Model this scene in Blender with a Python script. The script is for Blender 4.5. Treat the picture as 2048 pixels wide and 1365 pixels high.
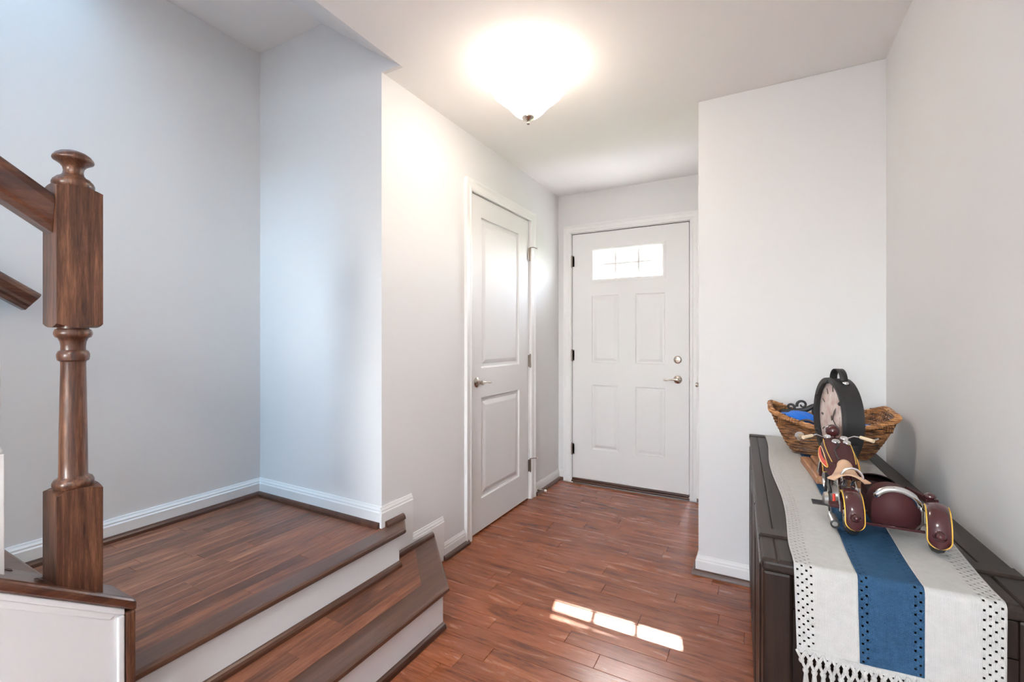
import bpy, bmesh, math, random
from mathutils import Vector, Matrix
random.seed(7)
R = math.radians
sc = bpy.context.scene
for o in list(bpy.data.objects): bpy.data.objects.remove(o, do_unlink=True)
COL = sc.collection

# ------------------------------------------------------------------ camera
cam = bpy.data.cameras.new('camera'); co = bpy.data.objects.new('camera', cam); COL.objects.link(co)
co.location = (0, 0, 1.215); co.rotation_euler = (R(90), 0, R(28.657))
cam.sensor_width = 36.0; cam.lens = 905.4 / 2048 * 36; cam.shift_y = -5.5 / 2048
cam.clip_start = 0.02; cam.clip_end = 300
sc.camera = co
# ------------------------------------------------------------------ world, sun, daylight, exposure
sc.view_settings.view_transform = 'Standard'; sc.view_settings.look = 'None'
sc.view_settings.exposure = 2.05; sc.view_settings.gamma = 1.0; sc.view_settings.use_curve_mapping = False
SUN_DIR = Vector((.375, -1.675, -1.69)).normalized()          # travel direction of the sunlight
w = bpy.data.worlds.new('world'); sc.world = w; w.use_nodes = True
nt = w.node_tree; nt.nodes.clear()
wo = nt.nodes.new('ShaderNodeOutputWorld'); bg = nt.nodes.new('ShaderNodeBackground'); sky = nt.nodes.new('ShaderNodeTexSky')
sky.sky_type = 'NISHITA'; sky.sun_disc = False; sky.sun_elevation = R(44.5); sky.sun_rotation = math.atan2(-SUN_DIR.x, -SUN_DIR.y)
bg.inputs['Strength'].default_value = 2.0
hsv = nt.nodes.new('ShaderNodeHueSaturation'); hsv.inputs['Saturation'].default_value = .35
nt.links.new(sky.outputs[0], hsv.inputs['Color']); nt.links.new(hsv.outputs[0], bg.inputs[0]); nt.links.new(bg.outputs[0], wo.inputs[0])

def lamp_obj(name, kind, loc, rot, energy, color, **kw):
    l = bpy.data.lights.new(name, kind); l.energy = energy; l.color = color
    for k, v in kw.items(): setattr(l, k, v)
    o = bpy.data.objects.new(name, l); COL.objects.link(o); o.location = loc; o.rotation_euler = rot
    return o
sun = lamp_obj('sun', 'SUN', (0, 8, 8), (0, 0, 0), 8.7, (1, .93, .82), angle=R(.53))
sun.rotation_euler = SUN_DIR.to_track_quat('-Z', 'Y').to_euler()
# fill light behind the camera, set in an added, unseen window
lamp_obj('rear_fill_light', 'AREA', (-.45, -3.16, 1.50), (R(90), 0, R(180)), 36, (1.0, .985, .975), shape='RECTANGLE', size=.86, size_y=1.16)
# daylight falling down the stairwell from the upper floor
lamp_obj('stairwell_daylight', 'AREA', (-2.18, -.75, 5.05), (0, 0, 0), 52, (.40, .71, 1.0), shape='RECTANGLE', size=.46, size_y=2.8)

# ------------------------------------------------------------------ dimensions (metres, camera over the origin)
XL, XC, XR = -2.44, -1.525, .486
YB, YS, YD = 1.54, 2.52, 3.63
XS = -.277
ZC = 2.44
ZL, Z1 = .345, .173

# ------------------------------------------------------------------ materials
def mat(name):
    m = bpy.data.materials.new(name); m.use_nodes = True
    return m, m.node_tree, m.node_tree.nodes['Principled BSDF']
def plain(name, col, rough=.5, metal=0, coat=0, bump=None, spec=None, sheen=0):
    m, n, b = mat(name)
    b.inputs['Base Color'].default_value = (*col, 1); b.inputs['Roughness'].default_value = rough
    b.inputs['Metallic'].default_value = metal; b.inputs['Coat Weight'].default_value = coat
    if spec is not None: b.inputs['Specular IOR Level'].default_value = spec
    if sheen: b.inputs['Sheen Weight'].default_value = sheen
    if bump:
        sc_, st, di = bump
        tc = n.nodes.new('ShaderNodeTexCoord'); no = n.nodes.new('ShaderNodeTexNoise'); bu = n.nodes.new('ShaderNodeBump')
        no.inputs['Scale'].default_value = sc_; no.inputs['Detail'].default_value = 4
        bu.inputs['Strength'].default_value = st; bu.inputs['Distance'].default_value = di
        n.links.new(tc.outputs['Object'], no.inputs['Vector']); n.links.new(no.outputs['Fac'], bu.inputs['Height'])
        n.links.new(bu.outputs['Normal'], b.inputs['Normal'])
    return m
def wood(name, dark, mid, light, axis='X', rough=.3, coat=.3, vary=.35, scale=1.0, bump=.12, rrange=None, coatrough=.08, lg=1.3, distort=.7):
    m, n, b = mat(name); L = n.links.new; N = n.nodes.new
    tc = N('ShaderNodeTexCoord'); oi = N('ShaderNodeObjectInfo')
    mp = N('ShaderNodeMapping'); s = {'X': (lg, 22, 22), 'Y': (22, lg, 22), 'Z': (22, 22, lg)}[axis]
    mp.inputs['Scale'].default_value = [v * scale for v in s]
    ad = N('ShaderNodeVectorMath'); ad.operation = 'ADD'; ml = N('ShaderNodeVectorMath'); ml.operation = 'MULTIPLY'
    cb = N('ShaderNodeCombineXYZ')
    for i in range(3): L(oi.outputs['Random'], cb.inputs[i])
    L(cb.outputs[0], ml.inputs[0]); ml.inputs[1].default_value = (37, 53, 71)
    L(tc.outputs['Object'], ad.inputs[0]); L(ml.outputs[0], ad.inputs[1]); L(ad.outputs[0], mp.inputs['Vector'])
    n1 = N('ShaderNodeTexNoise'); n1.inputs['Scale'].default_value = 1.0; n1.inputs['Detail'].default_value = 6; n1.inputs['Roughness'].default_value = .62; n1.inputs['Distortion'].default_value = distort
    n2 = N('ShaderNodeTexNoise'); n2.inputs['Scale'].default_value = 6.0; n2.inputs['Detail'].default_value = 3; n2.inputs['Roughness'].default_value = .7
    L(mp.outputs[0], n1.inputs['Vector']); L(mp.outputs[0], n2.inputs['Vector'])
    mx = N('ShaderNodeMath'); mx.operation = 'MULTIPLY_ADD'; mx.inputs[1].default_value = .35
    L(n2.outputs['Fac'], mx.inputs[0])
    m1 = N('ShaderNodeMath'); m1.operation = 'MULTIPLY'; m1.inputs[1].default_value = .75; L(n1.outputs['Fac'], m1.inputs[0]); L(m1.outputs[0], mx.inputs[2])
    cr = N('ShaderNodeValToRGB'); e = cr.color_ramp.elements
    e[0].position = .36; e[0].color = (*dark, 1); e[1].position = .72; e[1].color = (*light, 1)
    k = e.new(.53); k.color = (*mid, 1)
    L(mx.outputs[0], cr.inputs[0])
    hs = N('ShaderNodeHueSaturation'); mr = N('ShaderNodeMapRange'); mr.inputs['To Min'].default_value = 1 - vary; mr.inputs['To Max'].default_value = 1 + vary
    L(oi.outputs['Random'], mr.inputs['Value']); L(mr.outputs[0], hs.inputs['Value']); L(cr.outputs[0], hs.inputs['Color'])
    L(hs.outputs[0], b.inputs['Base Color'])
    bu = N('ShaderNodeBump'); bu.inputs['Strength'].default_value = bump; bu.inputs['Distance'].default_value = .002
    L(mx.outputs[0], bu.inputs['Height']); L(bu.outputs[0], b.inputs['Normal'])
    b.inputs['Coat Weight'].default_value = coat; b.inputs['Coat Roughness'].default_value = coatrough
    if rrange:
        r2 = N('ShaderNodeMapRange'); r2.inputs['To Min'].default_value = rrange[0]; r2.inputs['To Max'].default_value = rrange[1]
        L(n1.outputs['Fac'], r2.inputs['Value']); L(r2.outputs[0], b.inputs['Roughness'])
    else: b.inputs['Roughness'].default_value = rough
    return m
M = {}
M['wall'] = plain('wall_paint', (.752, .752, .757), .85, spec=.2, bump=(260, .06, .002))
M['ceil'] = plain('ceiling_paint', (.91, .905, .90), .8)
M['trim'] = plain('white_trim_paint', (.80, .80, .80), .45, spec=.4)
M['door'] = plain('white_door_paint', (.78, .78, .78), .6, spec=.15)
M['floor'] = wood('hall_floor_oak', (.085, .021, .009), (.285, .080, .029), (.40, .138, .058), 'X', lg=2.6, distort=1.3, vary=.13, coat=.20, rrange=(.20, .32), bump=.06, scale=.8, coatrough=.07)
M['gap'] = plain('dark_joint', (.03, .014, .009), .7)
M['strip'] = wood('landing_oak', (.060, .019, .010), (.170, .058, .029), (.30, .118, .060), 'Y', lg=2.2, distort=1.1, vary=.28, coat=.12, rrange=(.30, .45), coatrough=.15)
M['nosing'] = wood('nosing_oak', (.062, .026, .015), (.095, .041, .024), (.15, .066, .038), 'Y', vary=.05, coat=.35, rough=.28)
M['shoe'] = wood('shoe_moulding_stain', (.045, .017, .010), (.075, .028, .016), (.12, .048, .026), 'Y', vary=.05, coat=.3, rough=.3)
M['shoex'] = wood('shoe_moulding_stain_x', (.045, .017, .010), (.075, .028, .016), (.12, .048, .026), 'X', vary=.05, coat=.3, rough=.3)
M['newel'] = wood('newel_stain', (.026, .009, .006), (.098, .038, .020), (.25, .112, .058), 'Z', vary=.04, coat=.2, rough=.36, scale=2.3, lg=1.8, distort=1.0, bump=.3)
M['rail'] = wood('rail_stain', (.035, .012, .008), (.085, .030, .017), (.17, .07, .038), 'Y', vary=.04, coat=.4, rough=.28, scale=1.3)
M['nickel'] = plain('satin_nickel', (.55, .49, .43), .27, 1)
M['bronze'] = plain('dark_nickel', (.30, .25, .22), .35, 1)
M['rubber_white'] = plain('white_rubber', (.75, .72, .68), .6)
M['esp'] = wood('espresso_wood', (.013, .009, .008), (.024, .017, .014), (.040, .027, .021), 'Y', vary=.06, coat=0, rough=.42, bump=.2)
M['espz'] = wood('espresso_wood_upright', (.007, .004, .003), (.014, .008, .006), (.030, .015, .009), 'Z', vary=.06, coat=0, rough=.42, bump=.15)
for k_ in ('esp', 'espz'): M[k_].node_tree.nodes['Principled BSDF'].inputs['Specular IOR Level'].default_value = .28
M['black'] = plain('black_metal', (.030, .029, .030), .45, .3, bump=(120, .15, .001))
M['maroon'] = plain('maroon_enamel', (.062, .013, .015), .22, 0, .5)
M['maroonl'] = plain('maroon_leatherette', (.070, .020, .021), .6, spec=.25, bump=(900, .25, .0006))
M['yellow'] = plain('yellow_pinstripe', (.75, .45, .06), .4)
M['redp'] = plain('red_panel', (.74, .055, .03), .45)
M['chrome'] = plain('chrome', (.72, .72, .72), .16, 1)
M['steel'] = plain('dull_steel', (.42, .40, .38), .35, 1)
M['pewter'] = plain('cast_pewter', (.55, .52, .49), .42, .8)
M['tan'] = plain('tan_leather', (.56, .36, .23), .5)
M['cream'] = plain('cream_grip', (.72, .58, .40), .5)
M['tyre'] = plain('tyre_rubber', (.020, .018, .017), .5)
M['darkseat'] = plain('dark_vinyl', (.025, .010, .010), .38)
M['orange_wood'] = wood('reclaimed_pine', (.14, .055, .022), (.33, .15, .07), (.52, .29, .15), 'Y', vary=.15, coat=0, rough=.55, scale=1.6)
M['blue_bag'] = plain('blue_cloth', (.006, .165, .72), .42, bump=(70, .3, .003))
M['leather'] = plain('dark_brown_leather', (.085, .045, .030), .45)
M['plaster'] = plain('concrete', (.45, .44, .43), .9)

def yarn(name, col, sx, sy, dark=.8):
    m, n, b = mat(name); L = n.links.new; N = n.nodes.new
    tc = N('ShaderNodeTexCoord'); w1 = N('ShaderNodeTexWave'); w2 = N('ShaderNodeTexWave')
    w1.bands_direction = 'Y'; w1.inputs['Scale'].default_value = sy; w1.inputs['Distortion'].default_value = 2.0; w1.inputs['Detail Scale'].default_value = 3
    w2.bands_direction = 'X'; w2.inputs['Scale'].default_value = sx; w2.inputs['Distortion'].default_value = 1.2; w2.inputs['Detail Scale'].default_value = 3
    # wrap the pattern down the hanging end: y - z
    sp = N('ShaderNodeSeparateXYZ'); cb = N('ShaderNodeCombineXYZ'); su = N('ShaderNodeMath'); su.operation = 'ADD'
    L(tc.outputs['Object'], sp.inputs[0]); L(sp.outputs['X'], cb.inputs['X']); L(sp.outputs['Y'], su.inputs[0]); L(sp.outputs['Z'], su.inputs[1]); L(su.outputs[0], cb.inputs['Y'])
    L(cb.outputs[0], w1.inputs['Vector']); L(cb.outputs[0], w2.inputs['Vector'])
    mu = N('ShaderNodeMath'); mu.operation = 'MULTIPLY'; L(w1.outputs['Fac'], mu.inputs[0]); L(w2.outputs['Fac'], mu.inputs[1])
    no = N('ShaderNodeTexNoise'); no.inputs['Scale'].default_value = 60; L(cb.outputs[0], no.inputs['Vector'])
    a2 = N('ShaderNodeMath'); a2.operation = 'MULTIPLY_ADD'; a2.inputs[1].default_value = .5; L(no.outputs['Fac'], a2.inputs[0]); L(mu.outputs[0], a2.inputs[2])
    cr = N('ShaderNodeValToRGB'); cr.color_ramp.elements[0].color = (*[c * dark for c in col], 1); cr.color_ramp.elements[1].color = (*col, 1)
    cr.color_ramp.elements[0].position = .1; cr.color_ramp.elements[1].position = .8
    L(a2.outputs[0], cr.inputs[0]); L(cr.outputs[0], b.inputs['Base Color'])
    bu = N('ShaderNodeBump'); bu.inputs['Strength'].default_value = .6; bu.inputs['Distance'].default_value = .0015
    L(a2.outputs[0], bu.inputs['Height']); L(bu.outputs[0], b.inputs['Normal'])
    b.inputs['Roughness'].default_value = .9; b.inputs['Specular IOR Level'].default_value = .15
    return m
M['white_yarn'] = yarn('white_cotton', (.70, .685, .655), 150, 170, .74)
M['blue_yarn'] = yarn('blue_cotton', (.048, .128, .245), 150, 110, .5)

def wicker_mat():
    m, n, b = mat('wicker'); L = n.links.new; N = n.nodes.new
    tc = N('ShaderNodeTexCoord'); no = N('ShaderNodeTexNoise'); no.inputs['Scale'].default_value = 1; no.inputs['Detail'].default_value = 3
    mp = N('ShaderNodeMapping'); mp.inputs['Scale'].default_value = (26, 26, 230); L(tc.outputs['Object'], mp.inputs['Vector'])
    cr = N('ShaderNodeValToRGB'); e = cr.color_ramp.elements
    e[0].position = .40; e[0].color = (.035, .013, .006, 1); e[1].position = .68; e[1].color = (.46, .21, .075, 1); k = e.new(.52); k.color = (.23, .092, .034, 1)
    L(mp.outputs[0], no.inputs['Vector']); L(no.outputs['Fac'], cr.inputs[0]); L(cr.outputs[0], b.inputs['Base Color'])
    b.inputs['Roughness'].default_value = .5
    return m
M['wicker'] = wicker_mat()
def rim_mat():
    m = M['wicker'].copy(); m.name = 'wicker_rim'
    for nd in m.node_tree.nodes:
        if nd.type == 'VALTORGB':
            e = nd.color_ramp.elements
            e[0].color = (.20, .08, .028, 1); e[1].color = (.50, .23, .085, 1); e[2].color = (.70, .39, .18, 1)
    return m
M['wicker_rim'] = rim_mat()
def glass_mat():
    m = bpy.data.materials.new('clear_glass'); m.use_nodes = True; n = m.node_tree; n.nodes.clear()
    o = n.nodes.new('ShaderNodeOutputMaterial'); t = n.nodes.new('ShaderNodeBsdfTransparent'); g = n.nodes.new('ShaderNodeBsdfGlossy'); x = n.nodes.new('ShaderNodeMixShader')
    g.inputs['Roughness'].default_value = .02; x.inputs[0].default_value = .05
    n.links.new(t.outputs[0], x.inputs[1]); n.links.new(g.outputs[0], x.inputs[2]); n.links.new(x.outputs[0], o.inputs[0])
    return m
M['glass'] = glass_mat()
def emit(name, col, st):
    m, n, b = mat(name); b.inputs['Base Color'].default_value = (.85, .82, .78, 1); b.inputs['Roughness'].default_value = .3
    b.inputs['Emission Color'].default_value = (*col, 1); b.inputs['Emission Strength'].default_value = st
    return m
M['lampglass'] = emit('lit_alabaster_glass', (1, .86, .72), 1.0)
def bowl_glow(m, low, high):                            # rim emission set below the belly's to shrink the ceiling halo
    n = m.node_tree; b = n.nodes['Principled BSDF']; tc = n.nodes.new('ShaderNodeTexCoord'); sp = n.nodes.new('ShaderNodeSeparateXYZ'); mr = n.nodes.new('ShaderNodeMapRange')
    mr.inputs['From Min'].default_value = -.070; mr.inputs['From Max'].default_value = -.150; mr.inputs['To Min'].default_value = low; mr.inputs['To Max'].default_value = high
    n.links.new(tc.outputs['Object'], sp.inputs[0]); n.links.new(sp.outputs['Z'], mr.inputs['Value']); n.links.new(mr.outputs[0], b.inputs['Emission Strength'])
bowl_glow(M['lampglass'], 2.0, 7.0)
def clock_face_mat():
    m, n, b = mat('clock_print'); L = n.links.new; N = n.nodes.new
    tc = N('ShaderNodeTexCoord'); no = N('ShaderNodeTexNoise'); no.inputs['Scale'].default_value = 28; no.inputs['Detail'].default_value = 6
    L(tc.outputs['Object'], no.inputs['Vector'])
    sp = N('ShaderNodeSeparateXYZ'); L(tc.outputs['Object'], sp.inputs[0])
    # brown feathery print in the lower near part, pink print elsewhere
    g1 = N('ShaderNodeMath'); g1.operation = 'MULTIPLY_ADD'; g1.inputs[1].default_value = -9; g1.inputs[2].default_value = -.05; L(sp.outputs['Z'], g1.inputs[0])
    g2 = N('ShaderNodeMath'); g2.operation = 'MULTIPLY_ADD'; g2.inputs[1].default_value = 5; L(sp.outputs['X'], g2.inputs[0]); L(g1.outputs[0], g2.inputs[2])
    g3 = N('ShaderNodeMath'); g3.operation = 'ADD'; L(g2.outputs[0], g3.inputs[0]); L(no.outputs['Fac'], g3.inputs[1])
    r1 = N('ShaderNodeValToRGB'); r1.color_ramp.elements[0].position = .80; r1.color_ramp.elements[1].position = .98; L(g3.outputs[0], r1.inputs[0])
    r2 = N('ShaderNodeValToRGB'); e = r2.color_ramp.elements
    e[0].position = .33; e[0].color = (.60, .40, .37, 1); e[1].position = .60; e[1].color = (.78, .70, .64, 1); L(no.outputs['Fac'], r2.inputs[0])
    mx = N('ShaderNodeMix'); mx.data_type = 'RGBA'; L(r1.outputs[0], mx.inputs[0]); L(r2.outputs[0], mx.inputs[6]); mx.inputs[7].default_value = (.22, .13, .085, 1)
    L(mx.outputs[2], b.inputs['Base Color']); b.inputs['Roughness'].default_value = .5
    return m
M['clockface'] = clock_face_mat()
M['ink'] = plain('clock_ink', (.10, .075, .065), .6)
M['siding'] = plain('pale_siding', (.70, .69, .67), .8)
M['roofing'] = plain('roof_shingle', (.16, .15, .15), .9)
M['darkglass'] = plain('dark_window_glass', (.05, .06, .07), .1)
M['grass'] = plain('lawn', (.10, .16, .05), .9)

# ------------------------------------------------------------------ mesh helpers
class MB:
    def __init__(s): s.v = []; s.f = []; s.sm = []
    def add(s, vs, fs, smooth=False):
        b = len(s.v); s.v += [tuple(p) for p in vs]
        for f in fs: s.f.append([b + i for i in f]); s.sm.append(smooth)
        return s
    def box(s, x0, x1, y0, y1, z0, z1):
        return s.add([(x0, y0, z0), (x1, y0, z0), (x1, y1, z0), (x0, y1, z0), (x0, y0, z1), (x1, y0, z1), (x1, y1, z1), (x0, y1, z1)],
                     [(0, 3, 2, 1), (4, 5, 6, 7), (0, 1, 5, 4), (1, 2, 6, 5), (2, 3, 7, 6), (3, 0, 4, 7)])
    def cbox(s, x0, x1, y0, y1, z0, z1, c=.001):      # box with chamfered top edges
        vs = [(x0, y0, z0), (x1, y0, z0), (x1, y1, z0), (x0, y1, z0), (x0, y0, z1 - c), (x1, y0, z1 - c), (x1, y1, z1 - c), (x0, y1, z1 - c),
              (x0 + c, y0 + c, z1), (x1 - c, y0 + c, z1), (x1 - c, y1 - c, z1), (x0 + c, y1 - c, z1)]
        fs = [(0, 3, 2, 1), (8, 9, 10, 11)]
        for i in range(4):
            j = (i + 1) % 4; fs += [(i, j, 4 + j, 4 + i), (4 + i, 4 + j, 8 + j, 8 + i)]
        return s.add(vs, fs)
    def prism(s, poly, axis, a0, a1):
        """poly: 2-D points; axis 'x': (y,z), 'y': (x,z), 'z': (x,y)"""
        def P(p, a): return {'x': (a, p[0], p[1]), 'y': (p[0], a, p[1]), 'z': (p[0], p[1], a)}[axis]
        n = len(poly); vs = [P(p, a0) for p in poly] + [P(p, a1) for p in poly]
        fs = [tuple(range(n - 1, -1, -1)), tuple(range(n, 2 * n))] + [(i, (i + 1) % n, n + (i + 1) % n, n + i) for i in range(n)]
        return s.add(vs, fs)
    def lathe(s, prof, c=(0, 0, 0), axis='z', n=32, smooth=True, caps=False):
        vs = []; fs = []
        for (r, h) in prof:
            for i in range(n):
                a = 2 * math.pi * i / n; x, y = r * math.cos(a), r * math.sin(a)
                p = {'z': (x, y, h), 'x': (h, x, y), 'y': (x, h, y)}[axis]
                vs.append((c[0] + p[0], c[1] + p[1], c[2] + p[2]))
        for k in range(len(prof) - 1):
            for i in range(n):
                j = (i + 1) % n; fs.append((k * n + i, k * n + j, (k + 1) * n + j, (k + 1) * n + i))
        s.add(vs, fs, smooth)
        m = len(prof) - 1
        b = len(s.v) - len(vs)
        if caps and prof[0][0] > 1e-6: s.f.append([b + i for i in range(n - 1, -1, -1)]); s.sm.append(False)
        if caps and prof[m][0] > 1e-6: s.f.append([b + m * n + i for i in range(n)]); s.sm.append(False)
        return s
    def tube(s, pts, r, n=8, closed=False, smooth=True, flat=None):
        """round tube along points; r number or list; flat=(rx, ry) for an elliptic section"""
        pts = [Vector(p) for p in pts]; m = len(pts); rs = r if isinstance(r, (list, tuple)) else [r] * m
        tang = []
        for i in range(m):
            a = pts[(i - 1) % m] if (closed or i > 0) else pts[i]; b = pts[(i + 1) % m] if (closed or i < m - 1) else pts[i]
            tang.append((b - a).normalized())
        up = Vector((0, 0, 1)) if abs(tang[0].z) < .95 else Vector((1, 0, 0))
        u = (up - tang[0] * up.dot(tang[0])).normalized(); vs = []; fs = []
        for i in range(m):
            u = (u - tang[i] * u.dot(tang[i])).normalized(); vv = tang[i].cross(u)
            for k in range(n):
                a = 2 * math.pi * k / n
                kx, ky = flat if flat else (1, 1)
                vs.append(pts[i] + u * (rs[i] * ky * math.cos(a)) + vv * (rs[i] * kx * math.sin(a)))
        for i in range(m if closed else m - 1):
            j = (i + 1) % m
            for k in range(n):
                l = (k + 1) % n; fs.append((i * n + k, i * n + l, j * n + l, j * n + k))
        b = len(s.v); s.add(vs, fs, smooth)
        if not closed:
            s.f.append([b + k for k in range(n - 1, -1, -1)]); s.sm.append(False)
            s.f.append([b + (m - 1) * n + k for k in range(n)]); s.sm.append(False)
        return s
    def sphere(s, c, r, n=16, m=10, sc3=(1, 1, 1)):
        prof = [(r * math.sin(math.pi * i / m), -r * math.cos(math.pi * i / m)) for i in range(m + 1)]
        t = MB().lathe([(max(p[0], 0), p[1]) for p in prof], n=n)
        return s.add([(c[0] + v[0] * sc3[0], c[1] + v[1] * sc3[1], c[2] + v[2] * sc3[2]) for v in t.v], [tuple(f) for f in t.f], True)
    def grid(s, fn, nu, nv, smooth=True, cu=False):
        vs = [fn(i / (nu if cu else nu - 1) if (cu or nu > 1) else 0, j / (nv - 1)) for i in range(nu) for j in range(nv)]
        fs = []
        for i in range(nu if cu else nu - 1):
            k = (i + 1) % nu
            for j in range(nv - 1): fs.append((i * nv + j, k * nv + j, k * nv + j + 1, i * nv + j + 1))
        return s.add(vs, fs, smooth)
    def sweep(s, prof, path, closed=False):
        """prof: (offset to the left of travel, z); path: XY points; mitred corners"""
        m = len(path); P = [Vector((p[0], p[1])) for p in path]; vs = []; n = len(prof)
        for i in range(m):
            d0 = (P[i] - P[i - 1]).normalized() if i > 0 else None
            d1 = (P[i + 1] - P[i]).normalized() if i < m - 1 else None
            if d0 is None: d0 = d1
            if d1 is None: d1 = d0
            n0 = Vector((-d0.y, d0.x)); n1 = Vector((-d1.y, d1.x)); b = (n0 + n1); b = b / max(b.length_squared / 2, 1e-6)
            b = (n0 + n1).normalized(); b = b / max(b.dot(n0), .2)
            for (o, z) in prof: q = P[i] + b * o; vs.append((q.x, q.y, z))
        fs = []
        for i in range(m - 1):
            for k in range(n): l = (k + 1) % n; fs.append((i * n + k, i * n + l, (i + 1) * n + l, (i + 1) * n + k))
        fs += [tuple(range(n - 1, -1, -1)), tuple((m - 1) * n + k for k in range(n))]
        return s.add(vs, fs)
    def xf(s, mtx): s.v = [tuple(mtx @ Vector(p)) for p in s.v]; return s
    def mesh(s, name):
        me = bpy.data.meshes.new(name); me.from_pydata(s.v, [], s.f); me.validate(verbose=False)
        bm = bmesh.new(); bm.from_mesh(me); bmesh.ops.recalc_face_normals(bm, faces=bm.faces)
        bm.to_mesh(me); bm.free()
        if len(me.polygons) == len(s.sm):
            for p, f in zip(me.polygons, s.sm): p.use_smooth = f
            if any(s.sm): me.set_sharp_from_angle(angle=R(42))
        return me
    def build(s, name, m, parent=None, bevel=0, seg=2, loc=None):
        o = bpy.data.objects.new(name, s.mesh(name)); COL.objects.link(o)
        if m is not None: o.data.materials.append(M[m] if isinstance(m, str) else m)
        if parent: o.parent = parent
        if loc: o.location = loc
        if bevel:
            b = o.modifiers.new('bevel', 'BEVEL'); b.width = bevel; b.segments = seg; b.limit_method = 'ANGLE'; b.angle_limit = R(40); b.harden_normals = False
        return o
def empty(name, loc=(0, 0, 0), rz=0):
    o = bpy.data.objects.new(name, None); COL.objects.link(o); o.location = loc; o.rotation_euler = (0, 0, rz); o.empty_display_size = .05
    return o
def tag(o, label, cat, group=None):
    o['label'] = label; o['category'] = cat
    if group: o['group'] = group
    return o
def struct(o, label=None, cat=None):
    o['kind'] = 'structure'
    if label: o['label'] = label
    if cat: o['category'] = cat
    return o
def arc(cx, cy, r, a0, a1, n): return [(cx + r * math.cos(R(a0 + (a1 - a0) * i / n)), cy + r * math.sin(R(a0 + (a1 - a0) * i / n))) for i in range(n + 1)]

# ------------------------------------------------------------------ room shell
m = MB().box(XL - .1, XL, -3.3, YB + .1, -.1, 5.2)
struct(m.build('wall_left', 'wall'), 'pale grey painted wall beside the stair landing', 'wall')
m = MB().box(XL, XC, YB, YB + .1, -.1, 2.9); m.box(XC, -1.39, YB, YB + .02, ZC + .0005, 2.9)
struct(m.build('wall_back', 'wall'), 'pale grey painted wall at the back of the stair landing', 'wall')
DC0, DC1, DCZ = 2.268, 3.066, 2.108                  # closet opening
m = MB().box(XC - .1, XC, YB + .1, DC0, -.1, ZC); m.box(XC - .1, XC, DC1, YD, -.1, ZC); m.box(XC - .1, XC, DC0, DC1, DCZ, ZC)
struct(m.build('wall_hall', 'wall'), 'off white painted wall holding the closet door', 'wall')
DE0, DE1, DEZ = -1.402, -.460, 2.100                 # entry opening
m = MB().box(XC - .1, DE0, YD, YD + .15, -.1, ZC); m.box(DE1, XS + .1, YD, YD + .15, -.1, ZC); m.box(DE0, DE1, YD, YD + .15, DEZ, ZC)
struct(m.build('wall_entry', 'wall'), 'off white painted wall around the front door', 'wall')
RD0, RD1 = 2.74, 3.50                                # coat closet door in the return wall
m = MB().box(XS, XS + .1, YS + .1, RD0, -.1, ZC); m.box(XS, XS + .1, RD1, YD, -.1, ZC); m.box(XS, XS + .1, RD0, RD1, 2.10, ZC)
struct(m.build('wall_return', 'wall'), 'off white wall hidden behind the projecting corner by the front door', 'wall')
struct(MB().box(XS, XR + .1, YS, YS + .1, -.1, ZC).build('wall_stub', 'wall', bevel=.004), 'off white projecting wall behind the dark sideboard', 'wall')
struct(MB().box(XR, XR + .1, -3.3, YS, -.1, ZC).build('wall_right', 'wall'), 'off white long wall beside the dark sideboard', 'wall')
m = MB().box(XL, -.90, -3.3, -3.2, -.1, 5.2); m.box(0, XR, -3.3, -3.2, -.1, ZC); m.box(-.90, 0, -3.3, -3.2, 2.10, ZC); m.box(-.90, 0, -3.3, -3.2, -.1, .9)
struct(m.build('wall_rear', 'wall'), 'off white wall behind the viewer with an added window opening', 'wall')
m = MB().box(-2.54, XL, YB + .1, YD + .15, -.1, ZC); m.box(XL, XC - .1, YD, YD + .15, -.1, ZC); m.box(XL, XC - .1, YB + .1, YD, ZC, ZC + .1)
struct(m.build('wall_closet', 'wall'), 'inner walls of the closet behind the two panel door', 'wall')
m = MB().box(XR, XR + .1, YS + .1, YD + .15, -.1, ZC); m.box(XS + .1, XR, YD, YD + .15, -.1, ZC)
struct(m.build('wall_side_closet', 'wall'), 'inner walls of the side closet behind the projecting wall', 'wall')
# ceilings
m = MB().box(-1.413, XR + .1, -3.3, YB + .02, ZC, ZC + .1); m.box(XC - .1, XR + .1, YB + .02, YD + .15, ZC, ZC + .1)
struct(m.build('ceiling', 'ceil'), 'white hall ceiling with a flush lamp', 'ceiling')
m = MB().prism([(-1.413, ZC), (-1.525, 2.512), (-1.935, 2.80), (-1.935, 2.9), (-1.35, 2.9), (-1.35, ZC + .1), (-1.413, ZC + .1)], 'y', -3.2, YB)
struct(m.build('ceiling_soffit', 'ceil'), 'sloping soffit at the edge of the hall ceiling above the landing', 'ceiling')
m = MB().box(XL, -1.935, .75, YB, 2.80, 2.9)
struct(m.build('ceiling_landing', 'ceil'), 'flat pale ceiling over the stair landing', 'ceiling')
m = MB().box(XL, -1.835, .75, .85, 2.9, 5.2); m.box(-1.935, -1.835, -3.2, .75, 2.9, 5.2)
struct(m.build('wall_stairwell', 'wall'), 'pale walls of the upper stairwell', 'wall')
struct(MB().box(XL - .1, -1.835, -3.3, .85, 5.2, 5.3).build('ceiling_stairwell', 'ceil'), 'ceiling of the upper stairwell', 'ceiling')

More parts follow.
